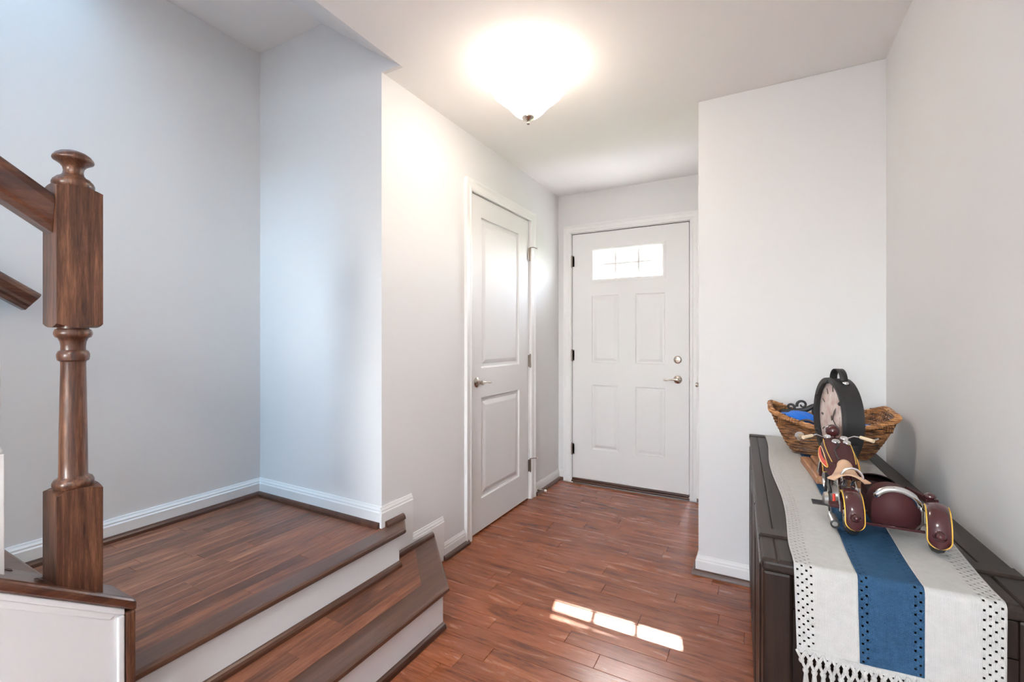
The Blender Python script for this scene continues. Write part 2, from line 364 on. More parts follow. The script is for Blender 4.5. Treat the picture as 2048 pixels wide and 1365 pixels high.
# frame and panes of the rear window, added to bring in fill light
wr = empty('window_added', (-.45, -3.25, .9)); struct(wr, 'added white framed window behind the viewer for fill light', 'window')
m = MB().box(-.45, -.41, -.05, .05, 0, 1.2); m.box(.41, .45, -.05, .05, 0, 1.2); m.box(-.41, .41, -.05, .05, 0, .04); m.box(-.41, .41, -.05, .05, 1.16, 1.2); m.box(-.41, .41, -.05, .05, .58, .62)
m.build('window_frame', 'trim', wr)
for z0, z1 in ((.04, .58), (.62, 1.16)): MB().box(-.41, .41, -.006, -.002, z0, z1).build('pane', 'glass', wr)

# ------------------------------------------------------------------ floor of separate planks
fl = MB().box(XL, XR, -3.2, YD + .15, -.1, -.014).build('floor', 'gap'); struct(fl, 'reddish brown glossy hardwood floor of the hall', 'floor')
PW = .0825
row = 0; y = YD - .045
while y > -3.15:
    y0 = y - PW; x = -1.55 if y > 1.9 else -1.40
    xend = XS if y0 > YS else XR - .002
    x += 0
    first = True
    while x < xend - .01:
        ln = random.uniform(.35, 1.25)
        if first: ln *= random.uniform(.3, 1); first = False
        if y < 1.0: ln *= 1.7
        x1 = min(x + ln, xend)
        if xend - x1 < .15: x1 = xend
        dz = random.uniform(-.0004, .0004)
        cx, cy = (x + x1) / 2, (y + y0) / 2; g = .0005
        p = MB().cbox(x - cx + g, x1 - cx - g, y0 - cy + g, y - cy - g, -.014, dz, .0010).build('plank', 'floor', fl, loc=(cx, cy, 0))
        # every board lies a hair out of level
        p.rotation_euler = (random.gauss(0, .0016), random.gauss(0, .0005), 0)
        x = x1
    y = y0; row += 1

# ------------------------------------------------------------------ skirting and shoe moulding
BASE = [(0, 0), (.013, 0), (.013, .060), (.010, .066), (.010, .072), (.006, .080), (.004, .088), (0, .088)]
def base_prof(z, h=.088): return [(-o, z + (zz if zz < .01 else zz + h - .088)) for o, zz in BASE]
SHOE = [(0, 0), (.019, 0)] + [(.019 * math.cos(R(a)), .022 * math.sin(R(a)) + .003) for a in (0, 25, 50, 75, 90)] + [(0, .025)]
def shoe_prof(z, o0=.012): return [(-(o + o0), z + zz) for o, zz in SHOE]
def skirting(name, path, z, label, h=.088):
    o = MB().sweep(base_prof(z, h), path).build(name, 'trim'); struct(o, label, 'skirting'); return o
# travel direction keeps the room on the right-hand side
b1 = skirting('baseboard_left', [(XL, .54), (XL, YB), (XC, YB)][0:3], ZL, 'white skirting board along the stair landing walls', .095)
MB().sweep(shoe_prof(ZL), [(XL, .54), (XL, YB), (XC + .0, YB)]).build('shoe_moulding', 'shoe', b1)
# stepped white skirt board on the hall wall beside the steps
sk = MB().prism([(YB - .013, Z1 - .17), (YB - .013, .40), (1.742, .40), (1.742, .20), (1.996, .20), (1.996, .0), (1.70, 0)], 'x', XC, XC + .012).build('baseboard_steps', 'trim')
struct(sk, 'white stepped skirt board on the hall wall beside the steps', 'skirting')
CAPP = [(0, 0), (-.013, 0), (-.013, .012), (-.010, .018), (-.010, .024), (-.006, .032), (-.004, .040), (0, .040)]
for (ya, yb, z) in ((YB - .013, 1.742, .400), (1.742, 1.996, .198)):
    MB().sweep([(o, z + zz) for o, zz in CAPP], [(XC, ya), (XC, yb)]).build('cap_moulding', 'trim', sk)
for (ya, yb, z) in ((YB + .01, 1.668, ZL), (1.60, 1.888, Z1)):
    MB().sweep(shoe_prof(z), [(XC, ya), (XC, yb)]).build('shoe_moulding', 'shoe', sk)
b2 = skirting('baseboard_hall', [(XC, 1.996), (XC, 2.226)], 0, 'short white skirting between the steps and closet door')
MB().sweep(shoe_prof(0), [(XC, 1.99), (XC, 2.226)]).build('shoe_moulding', 'shoe', b2)
b3 = skirting('baseboard_corner', [(XC, 3.150), (XC, YD), (-1.478, YD)], 0, 'white skirting in the corner between closet door and front door')
MB().sweep(shoe_prof(0), [(XC, 3.150), (XC, YD), (-1.478, YD)]).build('shoe_moulding', 'shoe', b3)
b4 = skirting('baseboard_entry', [(-.408, YD), (XS, YD), (XS, 3.56)], 0, 'tiny white skirting right of the front door')
MB().sweep(shoe_prof(0), [(-.408, YD), (XS, YD)]).build('shoe_moulding', 'shoex', b4)
b5 = skirting('baseboard_stub', [(XS, 2.68), (XS, YS), (XR, YS)], 0, 'white skirting round the projecting wall behind the sideboard', .095)
MB().sweep(shoe_prof(0), [(XS, 2.68), (XS, YS), (XR, YS)]).build('shoe_moulding', 'shoex', b5)
b6 = skirting('baseboard_right', [(XR, YS - .013), (XR, -3.2)], 0, 'white skirting along the right wall behind the sideboard')

# ------------------------------------------------------------------ stairs: landing and lower step
st = empty('staircase', (-1.6, 1.2, 0)); tag(st, 'hardwood landing and lower step with white risers, by the newel post', 'staircase')
STL = Matrix.Translation((1.6, -1.2, 0))
def sbuild(mb, name, m, parent=st, **k): return mb.xf(STL).build(name, m, parent, **k)
XN2, XN1 = -1.418, -1.140                    # nosing fronts of landing and lower step
NB = .088                                    # nosing board width
E2, E1 = YB + .045, YB                       # where the 45 degree ends leave the front edge
sbuild(MB().prism([(XL, .53), (XN2 - .03, .53), (XN2 - .03, E2 - .02), (XC, E2 + .06), (XC, YB), (XL, YB)], 'z', ZL - .06, ZL - .014), 'subfloor', 'gap')
# risers (white)
sbuild(MB().prism([(XN2 - .028, .552), (XN2 - .028, E2 - .015), (XC, E2 + .07), (XC, E2 + .05), (XN2 - .046, E2 - .03), (XN2 - .046, .552)], 'z', Z1, ZL - .025), 'riser', 'trim')
sbuild(MB().prism([(XN1 - .025, .10), (XN1 - .025, E1 - .012), (XC, E1 + .345), (XC, E1 + .32), (XN1 - .043, E1 - .02), (XN1 - .043, .10)], 'z', 0, Z1 - .025), 'riser', 'trim')
# nosing boards with rounded fronts
def nosing(path, z, wd, th=.026):
    pr = [(0, z), (0, z)]
    pr = [(wd, z), (wd, z - th)] + [(.013 - .013 * math.cos(R(a)), z - th / 2 - .013 * math.sin(R(a))) for a in (90, 60, 30, 0, -30, -60, -90)]
    return MB().sweep(pr, path)
# landing nosing: front run and the mitred 45 degree end against the wall
W2 = .088
sbuild(nosing([(XN2, .552), (XN2, E2), (XC + .001, E2 + (XN2 - XC))], ZL, W2), 'nosing', 'nosing')
W1 = .112
sbuild(nosing([(XN1, .10), (XN1, E1), (XC + .001, E1 + (XN1 - XC))], Z1, W1), 'nosing', 'nosing')
# oak strips of the landing, running along the flight of view
xs = XN2 - W2 - .0005; PWL = .0595
i = 0
while xs > XL + .004:
    x0 = max(xs - PWL, XL + .001); y = .552
    yend = YB - .001
    if i == 0: yend = YB + .02
    first = True
    while y < yend - .01:
        ln = random.uniform(.4, 1.1) * (random.uniform(.3, 1) if first else 1); first = False
        y1 = min(y + ln, yend)
        if yend - y1 < .14: y1 = yend
        ye1 = y1 
        cx, cy = (x0 + xs) / 2, (y + y1) / 2; g = .0004
        p = MB().cbox(x0 - cx + g, xs - cx - g, y - cy + g, ye1 - cy - g, -.014, random.uniform(-.0003, .0003), .0008).build('strip', 'strip', st, loc=(cx + 1.6, cy - 1.2, ZL))
        y = y1
    xs = x0; i += 1
# strips of the lower step (ends cut by the wall side of the 45 degree corner)
xs = XN1 - W1 - .0005; k = 0
sbuild(MB().prism([(XN2 - .03, .10), (XN1 - .03, .10), (XN1 - .03, E1 - .02), (XC, E1 + .34), (XC, E1 + .05), (XN2 - .03, E1)], 'z', Z1 - .06, Z1 - .014), 'subfloor', 'gap')
while xs > XC + .01:
    x0 = max(xs - PWL, XC + .001)
    d = W1 * (math.sqrt(2) - 1)
    def yl(x): return E1 + d - .001 + (XN1 - W1 - x) - W1 * 0 - .112 * .0
    y = .12; cuts = [y] + sorted(random.sample([.35, .52, .75, .96, 1.15, 1.38], 2))
    cuts = [c for c in cuts]
    for q, ya in enumerate(cuts):
        last = q == len(cuts) - 1
        g = .0004
        # inner edge of the mitred nosing: line parallel to the 45 degree end
        yA = E1 - W1 * (math.sqrt(2) - 1) + (XN1 - W1 - x0); yB = E1 - W1 * (math.sqrt(2) - 1) + (XN1 - W1 - xs)
        yA2, yB2 = (yA, yB) if last else (cuts[q + 1], cuts[q + 1])
        pts = [(x0 + g, ya + g), (xs - g, ya + g), (xs - g, yB2 - g), (x0 + g, yA2 - g)]
        cx, cy = (x0 + xs) / 2, (ya + yA2) / 2
        MB().prism([(px - cx, py - cy) for px, py in pts], 'z', -.014, random.uniform(-.0003, .0002)).build('strip', 'strip', st, loc=(cx + 1.6, cy - 1.2, Z1))
    xs = x0; k += 1
# shoe mouldings at the foot of each riser
sbuild(MB().sweep(shoe_prof(Z1, 0), [(XN2 - .028, .552), (XN2 - .028, E2 - .015)]).xf(Matrix.Identity(4)), 'shoe_moulding', 'shoe')
sbuild(MB().sweep(shoe_prof(0, 0), [(XN1 - .025, .10), (XN1 - .025, E1 - .012)]), 'shoe_moulding', 'shoe')

# upper flight rising towards the viewer
uf = empty('stair_flight', (-1.97, .51, ZL)); tag(uf, 'upper stair flight rising left behind the newel post', 'stairs')
for i in range(8):
    yn = -.25 * i; z = .175 * (i + 1)
    MB().box(-.468, .462, yn - .275, yn, z - .027, z).build('tread', 'nosing', uf, bevel=.008)
    MB().box(-.468, .462, yn - .045, yn - .027, z - .175, z - .027).build('riser', 'trim', uf)

# ------------------------------------------------------------------ knee wall with cap
SL = .686; YK = .548; ZK = .556
def zk(y): return ZK + SL * (YK - y)
kw = MB().prism([(YK - .018, 0), (YK - .018, zk(YK) - .030), (-1.95, zk(-1.95) - .030), (-1.95, 0)], 'x', -1.505, -1.398).build('wall_knee', 'trim')
struct(kw, 'white panelled knee wall under the newel post', 'wall')
MB().prism([(YK + .004, zk(YK + .004)), (YK + .004, zk(YK + .004) - .030), (-1.95, zk(-1.95) - .030), (-1.95, zk(-1.95))], 'x', -1.520, -1.380).build('cap_board', 'rail', kw, bevel=.010, seg=3)
MB().box(-1.518, -1.384, YK - .018, YK + .002, 0.02, zk(YK) - .026).build('end_board', 'newel', kw, bevel=.006)
# panel moulding: band under the cap and along the end
pm = [(-1.398, 0)]
def band(y0, y1, d0, d1, t): # strip parallel to the cap between vertical offsets d0,d1 below cap underside
    return MB().prism([(y0, zk(y0) - .03 - d0), (y0, zk(y0) - .03 - d1), (y1, zk(y1) - .03 - d1), (y1, zk(y1) - .03 - d0)], 'x', -1.398, -1.398 + t)
mm = band(YK - .020, -1.9, .0, .016, .010); mm.box(-1.398, -1.388, YK - .034, YK - .020, .0, zk(YK - .02) - .046)
mm.build('panel_moulding', 'trim', kw, bevel=.003)
mm = MB().prism([(YK - .034, zk(YK - .034) - .046), (YK - .047, zk(YK - .047) - .064), (-1.9, zk(-1.9) - .064), (-1.9, zk(-1.9) - .046)], 'x', -1.398, -1.394)
mm.build('panel_moulding', 'trim', kw, bevel=.002)
for (yy, xx) in ((.352, -1.492), (.385, -1.432)):
    MB().lathe([(.0, -.001), (.0085, -.001), (.0085, .0016), (.0065, .0022), (.006, .0010), (0, .0010)], n=16).xf(Matrix.Translation((xx, yy, zk(yy))) @ Matrix.Rotation(math.atan(-SL), 4, 'X')).build('screw_plug', 'rail', kw)

# ------------------------------------------------------------------ newel post
NX, NY, NW = -1.4415, .4475, .0415
nw = empty('newel_post', (NX, NY, zk(NY))); tag(nw, 'dark stained newel post with turned shaft and mushroom finial', 'newel post')
zb = zk(NY)
def block(z0, z1, slope0=0, dome=.009):
    mb = MB(); c = .004; vs = []
    n = 9
    # square block whose ends are arched (lamb's tongue cut)
    ring = []
    for s_, (ax, ay, bx, by) in enumerate(((-1, -1, 1, -1), (1, -1, 1, 1), (1, 1, -1, 1), (-1, 1, -1, -1))):
        for i in range(n - 1):
            t = i / (n - 1); ring.append((ax + (bx - ax) * t, ay + (by - ay) * t, 1 - (2 * t - 1) ** 2))
    m_ = len(ring)
    rows = [[(x * NW, y * NW, z0 + slope0 * y * NW + (dome * (1 - q) if not slope0 else 0)) for x, y, q in ring],
            [(x * NW, y * NW, z1 - dome * (1 - q)) for x, y, q in ring]]
    vs = rows[0] + rows[1]; fs = [(i, (i + 1) % m_, m_ + (i + 1) % m_, m_ + i) for i in range(m_)]
    vs += [(0, 0, z0 + (0.0 if slope0 else 0)), (0, 0, z1 + .001)]
    fs += [((i + 1) % m_, i, 2 * m_) for i in range(m_)] + [(m_ + i, m_ + (i + 1) % m_, 2 * m_ + 1) for i in range(m_)]
    return mb.add(vs, fs)
block(-.002, .862 - zb, -SL).build('base_block', 'newel', nw)
MB().lathe([(.030, .858), (.034, .860), (.0375, .868), (.0375, .874), (.034, .881), (.028, .884), (.0262, .888), (.0258, .93), (.0250, 1.0), (.0238, 1.08), (.0225, 1.155),
            (.0232, 1.160), (.028, 1.163), (.0295, 1.170), (.0295, 1.177), (.027, 1.184), (.0225, 1.187), (.0222, 1.196), (.0235, 1.207), (.027, 1.2155), (.032, 1.218), (.0345, 1.224), (.0345, 1.229), (.032, 1.236), (.028, 1.238), (.028, 1.26)],
           n=40).xf(Matrix.Translation((0, 0, -zb))).build('turned_shaft', 'newel', nw)
block(1.240 - zb, 1.573 - zb).build('upper_block', 'newel', nw)
MB().lathe([(.030, 1.566), (.035, 1.570), (.0385, 1.578), (.0385, 1.584), (.036, 1.590), (.034, 1.592), (.030, 1.597), (.024, 1.600), (.0195, 1.606), (.018, 1.614), (.0195, 1.622), (.024, 1.629), (.031, 1.634), (.0365, 1.6375), (.0378, 1.641), (.0365, 1.6455), (.032, 1.652), (.024, 1.658), (.014, 1.662), (.006, 1.6635), (0, 1.664)],
           n=64).xf(Matrix.Translation((0, 0, -zb))).build('finial', 'newel', nw)

# ------------------------------------------------------------------ handrails
RP = [(-.020, 0), (.020, 0), (.020, .012), (.026, .020), (.026, .030), (.030, .040), (.034, .052), (.032, .064), (.024, .072), (.012, .076), (-.012, .076), (-.024, .072), (-.032, .064), (-.034, .052), (-.030, .040), (-.026, .030), (-.026, .020), (-.020, .012)]
def rail_mesh(y0, z0, y1, z1, plumb0=True):
    d = Vector((0, y1 - y0, z1 - z0)).normalized(); nrm = Vector((0, -d.z, d.y)); nrm = nrm if nrm.z > 0 else -nrm
    vs = []
    for (yy, zz, pl) in ((y0, z0, plumb0), (y1, z1, False)):
        for (px, pz) in RP:
            p = Vector((px, yy, zz)) + nrm * pz
            if pl: p = p - d * ((p.y - yy) / d.y)
            vs.append(tuple(p))
    n = len(RP); fs = [tuple(range(n)), tuple(n + i for i in range(n))] + [(i, (i + 1) % n, n + (i + 1) % n, n + i) for i in range(n)]
    return MB().add(vs, fs)
hr = rail_mesh(0, 0, -1.6, 1.12).build('handrail', 'rail', bevel=.002); hr.location = (NX, NY - NW + .0005, 1.457)
tag(hr, 'dark stained stair handrail sloping into the newel post', 'handrail')
wrl = empty('wall_handrail', (-2.375, .600, 1.318)); tag(wrl, 'dark wall handrail end at left edge of photo', 'handrail')
rail_mesh(0, 0, -1.9, 1.33, False).build('rail', 'rail', wrl, bevel=.002)
MB().tube([(-.063, -.25, .10), (-.02, -.25, .10), (0, -.25, .13), (0, -.25, .178)], .007, 10).build('bracket', 'nickel', wrl)
# white balusters beside the rail
def baluster(yc):
    z0 = zk(yc); zt = 1.457 + .70 * (NY - NW - yc); b = empty('baluster', (NX - .004, yc, z0))
    h = zt - z0
    MB().box(-.016, .016, -.016, .016, -.012, .250).build('square_foot', 'trim', b, bevel=.002)
    MB().lathe([(.0135, .250), (.0155, .256), (.0135, .264), (.010, .270), (.0125, .30), (.0135, .36), (.0115, h * .7), (.009, h - .02), (.009, h - .002)], n=20).build('turned_spindle', 'trim', b)
    return b
for i, yc in enumerate((.3165, .19, .065)):
    tag(baluster(yc), ['white turned baluster foot at left edge next to newel post', 'white baluster second from the newel post', 'white baluster third from the newel post'][i], 'baluster', 'balusters under the handrail')

# ------------------------------------------------------------------ doors
def slab(wd, ht, th, rects, holes=()):
    """slab in x (0..wd), z (0..ht); front at y=0, back at y=th; rects are recessed panels, holes go right through"""
    mb = MB(); allr = list(rects) + list(holes)
    xs = sorted({0, wd, *[r[0] for r in allr], *[r[1] for r in allr]}); zs = sorted({0, ht, *[r[2] for r in allr], *[r[3] for r in allr]})
    for a, b in zip(xs, xs[1:]):
        for c, d in zip(zs, zs[1:]):
            mx, mz = (a + b) / 2, (c + d) / 2
            inr = any(r[0] < mx < r[1] and r[2] < mz < r[3] for r in rects); inh = any(r[0] < mx < r[1] and r[2] < mz < r[3] for r in holes)
            if not inr and not inh: mb.add([(a, 0, c), (b, 0, c), (b, 0, d), (a, 0, d)], [(0, 1, 2, 3)])
            if not inh: mb.add([(a, th, c), (b, th, c), (b, th, d), (a, th, d)], [(3, 2, 1, 0)])
    for (a, b, c, d) in holes:
        mb.add([(a, 0, c), (b, 0, c), (b, 0, d), (a, 0, d), (a, th, c), (b, th, c), (b, th, d), (a, th, d)], [(0, 1, 5, 4), (1, 2, 6, 5), (2, 3, 7, 6), (3, 0, 4, 7)])
    mb.add([(0, 0, 0), (wd, 0, 0), (wd, 0, ht), (0, 0, ht), (0, th, 0), (wd, th, 0), (wd, th, ht), (0, th, ht)], [(0, 1, 5, 4), (1, 2, 6, 5), (2, 3, 7, 6), (3, 0, 4, 7)])
    return mb
def raised_panel(r, prof):
    """moulded sunk-and-raised panel filling rect r; prof: (inset, depth)"""
    a, b, c, d = r; mb = MB(); vs = []
    for (i, dep) in prof: vs += [(a + i, dep, c + i), (b - i, dep, c + i), (b - i, dep, d - i), (a + i, dep, d - i)]
    fs = []
    for k in range(len(prof) - 1):
        for q in range(4): l = (q + 1) % 4; fs.append((4 * k + q, 4 * k + l, 4 * k + 4 + l, 4 * k + 4 + q))
    k = 4 * (len(prof) - 1); fs.append((k, k + 1, k + 2, k + 3))
    return mb.add(vs, fs)
def lever(parent, loc, dirx, name='door_lever', m='nickel'):
    """lever in the slab frame (front faces -y)"""
    x, y, z = loc
    o = MB().lathe([(0, .0), (.031, .0), (.031, .004), (.027, .008), (.018, .012), (.012, .014), (.0115, .034), (.013, .036), (.013, .050), (.010, .052), (0, .052)], axis='y', n=28).xf(Matrix.Scale(-1, 4, (0, 1, 0))).build(name, m, parent, loc=loc)
    MB().tube([(0, -.043, 0), (dirx * .012, -.045, .001), (dirx * .035, -.046, .002), (dirx * .060, -.046, -.001), (dirx * .078, -.046, -.004), (dirx * .092, -.046, -.003), (dirx * .100, -.046, -.001)], [.010, .009, .0065, .0055, .0068, .0072, .003], 12).build('lever_arm', m, o)
    MB().lathe([(0, 0), (.0035, 0), (.0035, .0045), (0, .0045)], axis='y', n=12).xf(Matrix.Translation((-dirx * .018, -.0135, .002))).build('lock_button', 'bronze', o)
    return o
def hinge(parent, loc, arm=None):
    h = MB().tube([(0, 0, -.045), (0, 0, .045)], .0065, 12); h.box(-.022, .0, .004, .006, -.044, .044); h.box(0, .022, .004, .006, -.044, .044)
    for z in (-.047, .047): h.sphere((0, 0, z), .006, 10, 6)
    o = h.build('hinge', 'bronze', parent, loc=loc)
    if arm is not None:
        a = MB().tube([(0, -.002, .050), (arm * .012, -.022, .052), (arm * .046, -.034, .047)], .0032, 8); a.build('stop_arm', 'bronze', o)
        MB().sphere((arm * .049, -.036, .047), .0065, 10, 6).build('bumper', 'rubber_white' if arm > 0 else 'bronze', o)
    return o
PROF = [(0, 0), (.006, .007), (.012, .009), (.016, .009), (.040, .0025), (.044, .002)]
# closet door: slab frame turned so that its front faces +X; slab x runs along +Y
CW = DC1 - DC0 - .010; CH = DCZ - .020
d2 = empty('door_2', (XC - .006, DC0 + .004, .012), R(90)); struct(d2, 'white two panel closet door left of the front door', 'door')
rc = [(2.399 - 2.272, 2.908 - 2.272, 1.027 - .012, 1.972 - .012), (2.399 - 2.272, 2.912 - 2.272, .210 - .012, .842 - .012)]
slab(CW, CH, .035, rc).build('slab', 'door', d2, bevel=0)
PROF2 = [(0, 0), (.003, .009), (.009, .012), (.026, .012), (.050, .003), (.054, .002)]
for r in rc: raised_panel(r, PROF2).build('panel', 'door', d2)
lever(d2, (2.347 - 2.272, 0, .930), 1)
for z, a in ((1.838, 1), (1.033, None), (.245, 1)): hinge(d2, (CW + .002, -.014, z), a)
m = MB().box(0, 0, 0, 0, 0, 0)
# jamb stops around the closet door
jb = MB().box(-.004, -.0005, -.004, .090, -.010, CH + .008); jb.box(CW + .0015, CW + .006, .004, .090, -.010, CH + .008); jb.box(-.004, CW + .006, .0, .090, CH + .004, CH + .008)
jb.build('jamb', 'trim', d2)
# casings: stepped profile swept round three sides in a vertical plane
CAS = [(0, 0), (0, .012), (.010, .016), (.018, .0165), (.022, .0125), (.046, .015), (.054, .019), (.060, .021), (.066, .021), (.066, 0)]
def casing(name, w0, w1, top, depthdir, place, label):
    """plane coordinates: u along the wall, v up; place(u, v, t) -> world, t = proud of the wall"""
    mb = MB(); n = len(CAS); vs = []
    for (u, v, su, sv) in ((w0, 0, -1, 0), (w0, top, -1, 1), (w1, top, 1, 1), (w1, 0, 1, 0)):
        for (o, t) in CAS: vs.append(place(u + su * o, v + sv * o, t))
    fs = []
    for i in range(3):
        for k in range(n): l = (k + 1) % n; fs.append((i * n + k, i * n + l, (i + 1) * n + l, (i + 1) * n + k))
    fs += [tuple(range(n)), tuple(3 * n + k for k in range(n))]
    o = mb.add(vs, fs).build(name, 'trim'); struct(o, label, 'trim'); return o
casing('trim_1', DC0 + .003, DC1 + .006, DCZ - .006, 1, lambda u, v, t: (XC + t, u, v), 'white moulded casing round the closet door')
# small spring door stop low on the skirting by the closet door
ds = empty('door_stop', (XC + .013, 3.185, .040)); tag(ds, 'small metal door stop on skirting beside the closet door', 'door stop')
MB().lathe([(0, 0), (.012, 0), (.010, .006), (.006, .010), (.0045, .060), (0, .060)], axis='x', n=16).build('rod', 'nickel', ds)
MB().lathe([(0, .058), (.008, .058), (.009, .066), (.007, .074), (0, .075)], axis='x', n=16).build('bumper', 'rubber_white', ds)

# front door
EX0, EX1, EZ0, EZ1 = -1.397, -.466, .040, 2.094
EW, EH = EX1 - EX0, EZ1 - EZ0
d1 = empty('door_1', (EX0, YD + .004, EZ0)); struct(d1, 'white front door with six pane window and four panels', 'door')
def ex(x0, x1, z0, z1): return (x0 - EX0, x1 - EX0, z0 - EZ0, z1 - EZ0)
re_ = [ex(-1.226, -1.001, 1.012, 1.569), ex(-.865, -.641, 1.012, 1.569), ex(-1.226, -1.001, .289, .827), ex(-.865, -.641, .289, .827)]
hole = ex(-1.215, -.657, 1.702, 1.945)
slab(EW, EH, .044, re_, [hole]).build('slab', 'door', d1)
PROFE = [(0, 0), (.003, .008), (.009, .0105), (.017, .0105), (.036, .003), (.040, .002)]
for r in re_: raised_panel(r, PROFE).build('panel', 'door', d1)
# window surround, muntins and panes
a, b, c, d = hole; fr = MB()
wf = .024
prof = [(-.004, 0), (-.004, -.006), (.002, -.010), (.012, -.010), (.018, -.007), (.024, -.007), (.024, 0)]
for dep in (0,):
    vs = []
    for (o, t) in prof:
        vs += [(a - o, t, c - o), (b + o, t, c - o), (b + o, t, d + o), (a - o, t, d + o)]
    fs = []; n = len(prof)
    for k in range(n):
        l = (k + 1) % n
        for q in range(4): r_ = (q + 1) % 4; fs.append((4 * k + q, 4 * k + r_, 4 * l + r_, 4 * l + q))
    fr.add(vs, fs)
wf_o = fr.build('window_frame', 'trim', d1)
gx = [a, a + (b - a) / 3, a + 2 * (b - a) / 3, b]; gz = [c, (c + d) / 2 + .002, d]
for x in gx[1:3]: MB().box(x - .0085, x + .0085, .010, .034, c, d).build('muntin', 'trim', wf_o)
MB().box(a, b, .011, .033, gz[1] - .0075, gz[1] + .0075).build('muntin', 'trim', wf_o)
for i in range(3):
    for j in range(2):
        MB().box(gx[i] + (.0085 if i else 0), gx[i + 1] - (.0085 if i < 2 else 0), .020, .024, gz[j] + (.0075 if j else 0), gz[j + 1] - (0 if j else .0075)).build('pane', 'glass', wf_o)
lever(d1, (-.546 - EX0, 0, .900 - EZ0), -1)
dbz = 1.051 - EZ0
db = MB().lathe([(0, 0), (.030, 0), (.030, .006), (.026, .012), (.020, .014), (0, .014)], axis='y', n=28).xf(Matrix.Scale(-1, 4, (0, 1, 0))).build('deadbolt', 'nickel', d1, loc=(-.546 - EX0, 0, dbz))
MB().box(-.016, .016, -.026, -.012, -.004, .004).build('thumb_turn', 'nickel', db, bevel=.003)
for z in (1.868, 1.07, .275): hinge(d1, (-.005, -.004, z - EZ0))
for z, hh in ((1.051, .030), (.900, .018)): MB().box(EW + .0005, EW + .0045, .0, .020, z - EZ0 - hh, z - EZ0 + hh).build('strike_plate', 'bronze', d1)
jb = MB().box(-.005, -.0035, .010, .140, -EZ0, EH + .006); jb.box(EW + .004, EW + .006, .010, .140, -EZ0, EH + .006); jb.box(-.005, EW + .006, .010, .140, EH + .004, EH + .006)
jb.build('jamb', 'gap', d1)
MB().box(-.004, EW + .004, -.012, .14, -EZ0 + .012, -.008).build('threshold', 'shoex', d1, bevel=.008)
MB().box(-.004, EW + .004, -.030, -.010, -EZ0, -EZ0 + .018).build('sill_moulding', 'shoex', d1, bevel=.008)
MB().box(0, EW, -.0015, .044, -.006, -.0005).build('door_sweep', 'trim', d1)
casing('trim_2', EX0 - .010, EX1 + .010, EZ1 + .010 - .0, 1, lambda u, v, t: (u, YD - t, v), 'white moulded casing round the front door')

# coat closet door hidden in the return wall; only its lever peeks out
d3 = empty('door_3', (XS + .006, RD1 - .004, .012), R(-90)); struct(d3, 'white side door whose lever peeks out right of the front door', 'door')
slab(RD1 - RD0 - .008, 2.08, .035, []).build('slab', 'door', d3)
lever(d3, (RD1 - 2.80 - .004, 0, .935), -1)
casing('trim_3', RD0, RD1, 2.10, 1, lambda u, v, t: (XS - t * .8, u, v), 'white casing round the hidden side door')

# ------------------------------------------------------------------ ceiling lamp
def ceiling_lamp(x, y, label, gm, bm_):
    lp = empty('ceiling_lamp', (x, y, ZC)); tag(lp, label, 'lamp', 'flush ceiling lamps of the hall')
    MB().lathe([(0, 0), (.075, 0), (.075, -.012), (.068, -.020), (.03, -.026), (.012, -.03), (.012, -.06), (0, -.06)], n=40).build('canopy', 'nickel', lp)
    bowl = [(.160, -.062), (.172, -.066), (.176, -.078), (.175, -.092), (.170, -.106), (.158, -.122), (.138, -.140), (.117, -.156), (.100, -.172), (.084, -.190), (.068, -.208), (.050, -.222), (.030, -.231), (.010, -.234)]
    inner = [(r - .006, z + .004) for r, z in bowl][::-1]
    MB().lathe(bowl, n=64).build('glass_bowl', gm, lp)
    MB().lathe([(.160, -.062)] + inner[::-1], n=64).build('glow_shield', 'rubber_white', lp)  # unlit inner shell, added to keep the bowl's glow off the ceiling
    MB().lathe([(0, -.214), (.010, -.220), (.024, -.226), (.0285, -.232), (.027, -.238), (.018, -.244), (.009, -.248), (.006, -.254), (.0075, -.258), (.0065, -.264), (0, -.266)], n=32).build('finial', 'nickel', lp)
    MB().tube([(0, 0, -.05), (0, 0, -.22)], .005, 10).build('stem', 'nickel', lp)
    for k in range(3):
        a_ = R(20 + 120 * k); MB().sphere((.075 * math.cos(a_), .075 * math.sin(a_), -.105), .028, 14, 10).build('bulb', bm_, lp)
M['bulb'] = emit('bulb_glow', (1, .87, .74), 9); M['fill_glass'] = emit('fill_lamp_glass', (.93, .97, 1.0), 10.5); M['fill_bulb'] = emit('fill_bulb_glow', (.95, .98, 1.0), 70)  # last two glow only in the fill lamp added behind the camera
ceiling_lamp(-.911, 1.819, 'lit bell shaped glass ceiling lamp with nickel finial in front of front door', 'lampglass', 'bulb')
ceiling_lamp(-.35, -.75, 'added fill lamp behind the viewer, shaped like the glass ceiling lamp', 'fill_glass', 'fill_bulb')  # unseen lamp, added behind the camera to brighten the room

# ------------------------------------------------------------------ sideboard
TA = R(1.93); TZ = .745; TW, TL = .457, 1.385
TO = Vector((.004, 1.115, 0)); TM = Matrix.Translation(TO) @ Matrix.Rotation(TA, 4, 'Z')
def tw(x, y, z=TZ): return TM @ Vector((x, y, z))
sb = empty('sideboard', TO, TA); tag(sb, 'dark espresso wooden sideboard along the right wall', 'sideboard')
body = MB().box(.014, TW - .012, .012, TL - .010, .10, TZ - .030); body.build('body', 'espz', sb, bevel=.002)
MB().box(.0, TW, 0, TL, TZ - .032, TZ - .006).build('top_board', 'esp', sb, bevel=.008, seg=3)
